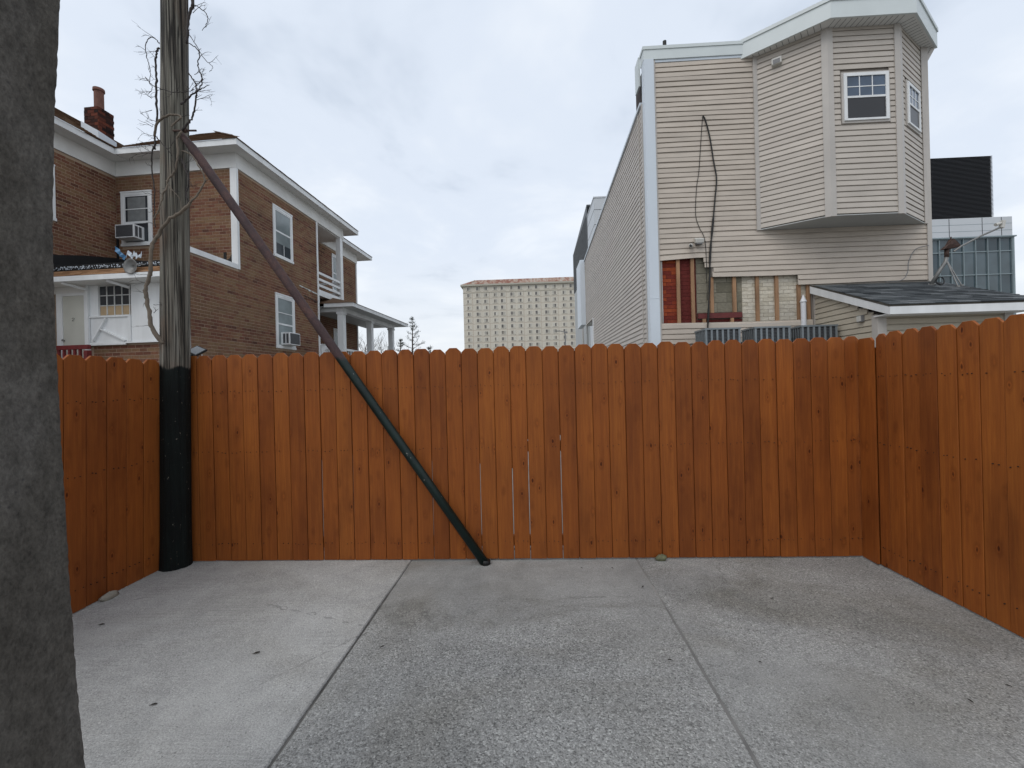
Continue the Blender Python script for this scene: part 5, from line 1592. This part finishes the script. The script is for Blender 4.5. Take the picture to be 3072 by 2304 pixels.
hm = [b.build('window', ['hotel_panel', 'hotel_glass' if i < 3 else 'hotel_glass_pale', 'curtain_white'], None) for i, b in enumerate(hotel_meshes())]
protos = [o.data for o in hm]
for o in hm:
    bpy.data.objects.remove(o)
pat = [1, 0, 2, 1, 0, 0, 2, 1, 0, 0, 2, 1, 0, 0]
for c_ in range(14):
    for r_ in range(12):
        v = pat[c_] + (3 if hr.random() < .42 else 0)
        if hr.random() < .12:
            v = hr.randrange(6)
        o = bpy.data.objects.new('window', protos[v])
        col.objects.link(o)
        o.parent = ho
        o.location = Vector((-26.4 + c_ * 3.71 + (.35 if c_ % 2 else -.1), HY, 43.1 - r_ * 2.75)) - Vector((10, 200, 0))
for c_ in range(7):
    x = -24.9 + c_ * 7.42
    bx('facade_joint', 'hotel_joint', ho, x, x + .09, HY - .02, HY - .0005, 2, 41.3)
for r_ in range(14):
    z = 41.7 - r_ * 2.75
    bx('facade_joint', 'hotel_joint', ho, -28.9, 48, HY - .015, HY - .0004, z - .05, z + .05)

lamp = thing('street_lamp', 'grey twin-headed street lamp standing before the distant tower block', 'street lamp', (5.45, 70, 0))
MB().tube([(5.45, 70, 0), (5.45, 70, 9.2)], [.16, .10], 10).build('pole', 'galvanised', lamp)
MB().tube([(5.45, 70, 9.0), (5.3, 70, 9.6), (4.6, 70, 9.75)], .07, 8).build('arm', 'galvanised', lamp)
bx('lamp_head', 'galvanised', lamp, 3.95, 4.65, 69.85, 70.15, 9.66, 9.8)
bx('lamp_head', 'galvanised', lamp, 5.3, 5.8, 69.8, 70.2, 9.35, 9.6)
pp = thing('light_pole', 'thin grey light pole low in front of the tower block, left of the street lamp', 'street lamp', (-4.9, 80, 0))
MB().tube([(-4.95, 80, 0), (-4.95, 80, 8.1)], [.12, .09], 8).build('pole', 'galvanised', pp)
bx('lamp_head', 'galvanised', pp, -5.35, -4.8, 79.8, 80.2, 8.1, 8.3)

# ================================================================== TREES
tr = random.Random(41)
def conifer(label, x, y, h, spread, lean, dens):
    t = thing('conifer_tree', label, 'tree', (x, y, -.12), group='trees beyond the porch')
    MB().tube([(x, y, -.12), (x + lean * .3, y, h * .4), (x + lean * .8, y, h * .8), (x + lean, y, h)], [.13, .10, .05, .015], 8).build('trunk', 'tree_bark', t)
    wood, leaf = MB(), MB()
    k = 0
    zz = h * .30
    while zz < h * .99:
        f = 1 - (zz / h)
        for q in range(2 + (tr.random() < .6)):
            if tr.random() > dens: continue
            a = tr.uniform(0, 6.28)
            ln = spread * (.12 + f * 2.1) * tr.uniform(.55, 1.1)
            p = Vector((x + lean * (zz / h) ** 1.5, y, zz))
            pts = [p]
            d = Vector((math.cos(a), math.sin(a), tr.uniform(-.1, .35)))
            for i in range(5):
                d = (d + Vector((tr.uniform(-.2, .2), tr.uniform(-.2, .2), .10))).normalized()
                pts.append(pts[-1] + d * ln / 5)
            wood.tube(pts, [.028, .022, .017, .012, .009, .005], 4)
            for i in range(1, 6):
                for w in range(8 if i > 1 else 3):
                    g = pts[i - 1].lerp(pts[i], tr.random()) + Vector((tr.gauss(0, .07), tr.gauss(0, .07), tr.gauss(0, .06)))
                    dv = (d + Vector((tr.uniform(-1, 1), tr.uniform(-1, 1), tr.uniform(-.2, 1)))).normalized() * tr.uniform(.09, .20)
                    sd_ = dv.cross(Vector((tr.uniform(-1, 1), tr.uniform(-1, 1), tr.uniform(-1, 1)))).normalized() * .018
                    leaf._add([g - sd_, g + sd_, g + dv], [(0, 1, 2)])
        zz += h * .042
    wood.build('branches', 'tree_bark', t, kind='stuff')
    leaf.build('crown', 'needles', t, kind='stuff')
conifer('tall sparse conifer right of the white porch', -10.95, 40, 7.9, 1.5, .1, .8)
conifer('lower bushy conifer at the foot of the tall sparse one', -12.4, 41, 6.0, 1.3, .1, .9)
conifer('small conifer just left of the tower block, behind the fence', -9.6, 42, 5.5, 1.2, -.1, .8)
def bare_tree(label, x, y, h, seed):
    r = random.Random(seed)
    t = thing('bare_tree', label, 'tree', (x, y, -.12), group='trees beyond the porch')
    tw = MB()
    def grow(p, d, ln, rad, depth):
        pts = [p]
        for i in range(3):
            d = (d + Vector((r.uniform(-.22, .22), r.uniform(-.22, .22), r.uniform(-.05, .2)))).normalized()
            pts.append(pts[-1] + d * ln / 3)
        tw.tube(pts, [rad, rad * .85, rad * .7, rad * .55], 5 if depth > 2 else 3)
        if depth:
            for i in range(3 if depth > 1 else 4):
                nd = (d + Vector((r.uniform(-.9, .9), r.uniform(-.9, .9), r.uniform(-.3, .5)))).normalized()
                grow(pts[1 + r.randrange(3)], nd, ln * r.uniform(.55, .8), rad * .5, depth - 1)
    MB().tube([(x, y, -.12), (x, y, h * .35)], [.13, .1], 8).build('trunk', 'tree_bark', t)
    for k in range(4):
        a = k * 1.6 + r.uniform(-.3, .3)
        grow(Vector((x, y, h * (.25 + .03 * k))), Vector((math.cos(a) * .7, math.sin(a) * .7, 1)).normalized(), h * .33, .07, 4)
    tw.build('crown', 'tree_bark', t, kind='stuff')
bare_tree('bare branching tree seen between the first porch columns', -12.2, 32, 5.6, 3)
bare_tree('bare branching tree seen between the last two porch columns', -10.85, 33, 5.3, 5)
bare_tree('thin bare tree poking up in front of the tower block', -9.8, 95, 8.4, 9)

# ================================================================== SMALL THINGS
sl = thing('solar_light', 'small black solar panel light on a bracket by the pole above the fence', 'light', (-3.05, 3.85, 1.8))
Ms = Matrix.Translation((-3.035, 3.86, 1.895)) @ Matrix.Rotation(R(8), 4, 'Y') @ Matrix.Rotation(R(38), 4, 'X') @ Matrix.Rotation(R(-20), 4, 'Z')
def tbox(x0, x1, y0, y1, z0, z1):
    return MB().hexa([Ms @ Vector(p) for p in ((x0, y0, z0), (x1, y0, z0), (x1, y1, z0), (x0, y1, z0), (x0, y0, z1), (x1, y0, z1), (x1, y1, z1), (x0, y1, z1))])
tbox(-.065, .065, -.055, .055, -.012, .004).build('panel_frame', 'black_rubber', sl)
tbox(-.056, .056, -.046, .046, .0042, .0055).build('solar_cell', 'solar_glass', sl)
MB().tube([(-3.05, 3.86, 1.885), (-3.09, 3.86, 1.84), (-3.115, 3.862, 1.76)], .010, 8).build('arm', 'black_rubber', sl)
MB().tube(smooth_path([(-2.985, 3.86, 1.86), (-2.97, 3.84, 1.845), (-2.955, 3.82, 1.832), (-2.935, 3.815, 1.80), (-2.92, 3.815, 1.70)], 4), .0035, 6).build('wire', 'off_white_plastic', sl)

def rock(name, label, mat, c, s, seed, category='stone'):
    r = random.Random(seed)
    b = MB()
    n, m = 12, 7
    ph = [r.uniform(0, 6.28) for _ in range(6)]
    vs = []
    for i in range(m + 1):
        th = math.pi * i / m
        for j in range(n):
            a = 2 * math.pi * j / n
            k = 1 + .16 * math.sin(2 * a + ph[0]) + .12 * math.sin(3 * a + ph[1] + th * 2) + .08 * math.sin(5 * th + ph[2] + a) + r.uniform(-.05, .05)
            vs.append((c[0] + s[0] * k * math.sin(th) * math.cos(a), c[1] + s[1] * k * math.sin(th) * math.sin(a), c[2] + s[2] * k * math.cos(th)))
    fs = [(i * n + j, i * n + (j + 1) % n, (i + 1) * n + (j + 1) % n, (i + 1) * n + j) for i in range(m) for j in range(n)]
    b._add(vs, fs)
    o = b.build(name, mat, None, loc=c, label=label, category=category, smooth=True)
    return o
rock('stone', 'small mottled green-brown stone at the foot of the back fence', 'mossy_stone', (1.05, 3.755, .022), (.042, .026, .028), 4)
rock('stone', 'small tan stone at the foot of the left fence', 'stone', (-3.165, 3.12, .022), (.032, .06, .03), 6)

def leaf(label, x, y, L, a, curl=.3, group=None, name='dead_leaf'):
    b = MB()
    n = 6
    L_, W_ = L, L * .38
    for sgn in (-1, 1):
        vs = []
        for i in range(n + 1):
            t = i / n
            w = W_ * math.sin(math.pi * min(1, t * .95 + .02)) * .5
            zz = .010 + curl * L * .25 * (t - .5) ** 2 + .003
            vs.append((L_ * (t - .5), 0, zz - .002))
            vs.append((L_ * (t - .5), sgn * w, zz + w * .35))
        b._add(vs, [((2 * i, 2 * i + 2, 2 * i + 3, 2 * i + 1) if sgn > 0 else (2 * i, 2 * i + 1, 2 * i + 3, 2 * i + 2)) for i in range(n)])
    b.tube([(-L_ * .5, 0, .012), (-L_ * .75, .003, .010)], .0015, 5)
    o = b.build(name, 'dead_leaf', None, label=label, category='leaf', group=group)
    o.location = (x, y, 0)
    o.rotation_euler = (0, 0, a)
    sm = o.modifiers.new('solid', 'SOLIDIFY'); sm.thickness = .0015
    return o
leaf('largest dark dead leaf lying on the smooth left slab', -1.62, 2.46, .032, .5)
leaf('tiny curled dead leaf on the left slab close to the camera', -1.87, 2.05, .026, .4)
leaf('dark dead leaf on the left slab near the grey pillar', -2.86, 2.76, .03, .3)
lr = random.Random(17)
for k in range(9):
    x, y = lr.uniform(-1.0, 2.4), lr.uniform(1.85, 3.6)
    leaf('tiny dark leaf fragment lying on the rough concrete slabs', x, y, lr.uniform(.012, .024), lr.uniform(0, 3.1), group='leaf fragments on the rough concrete')
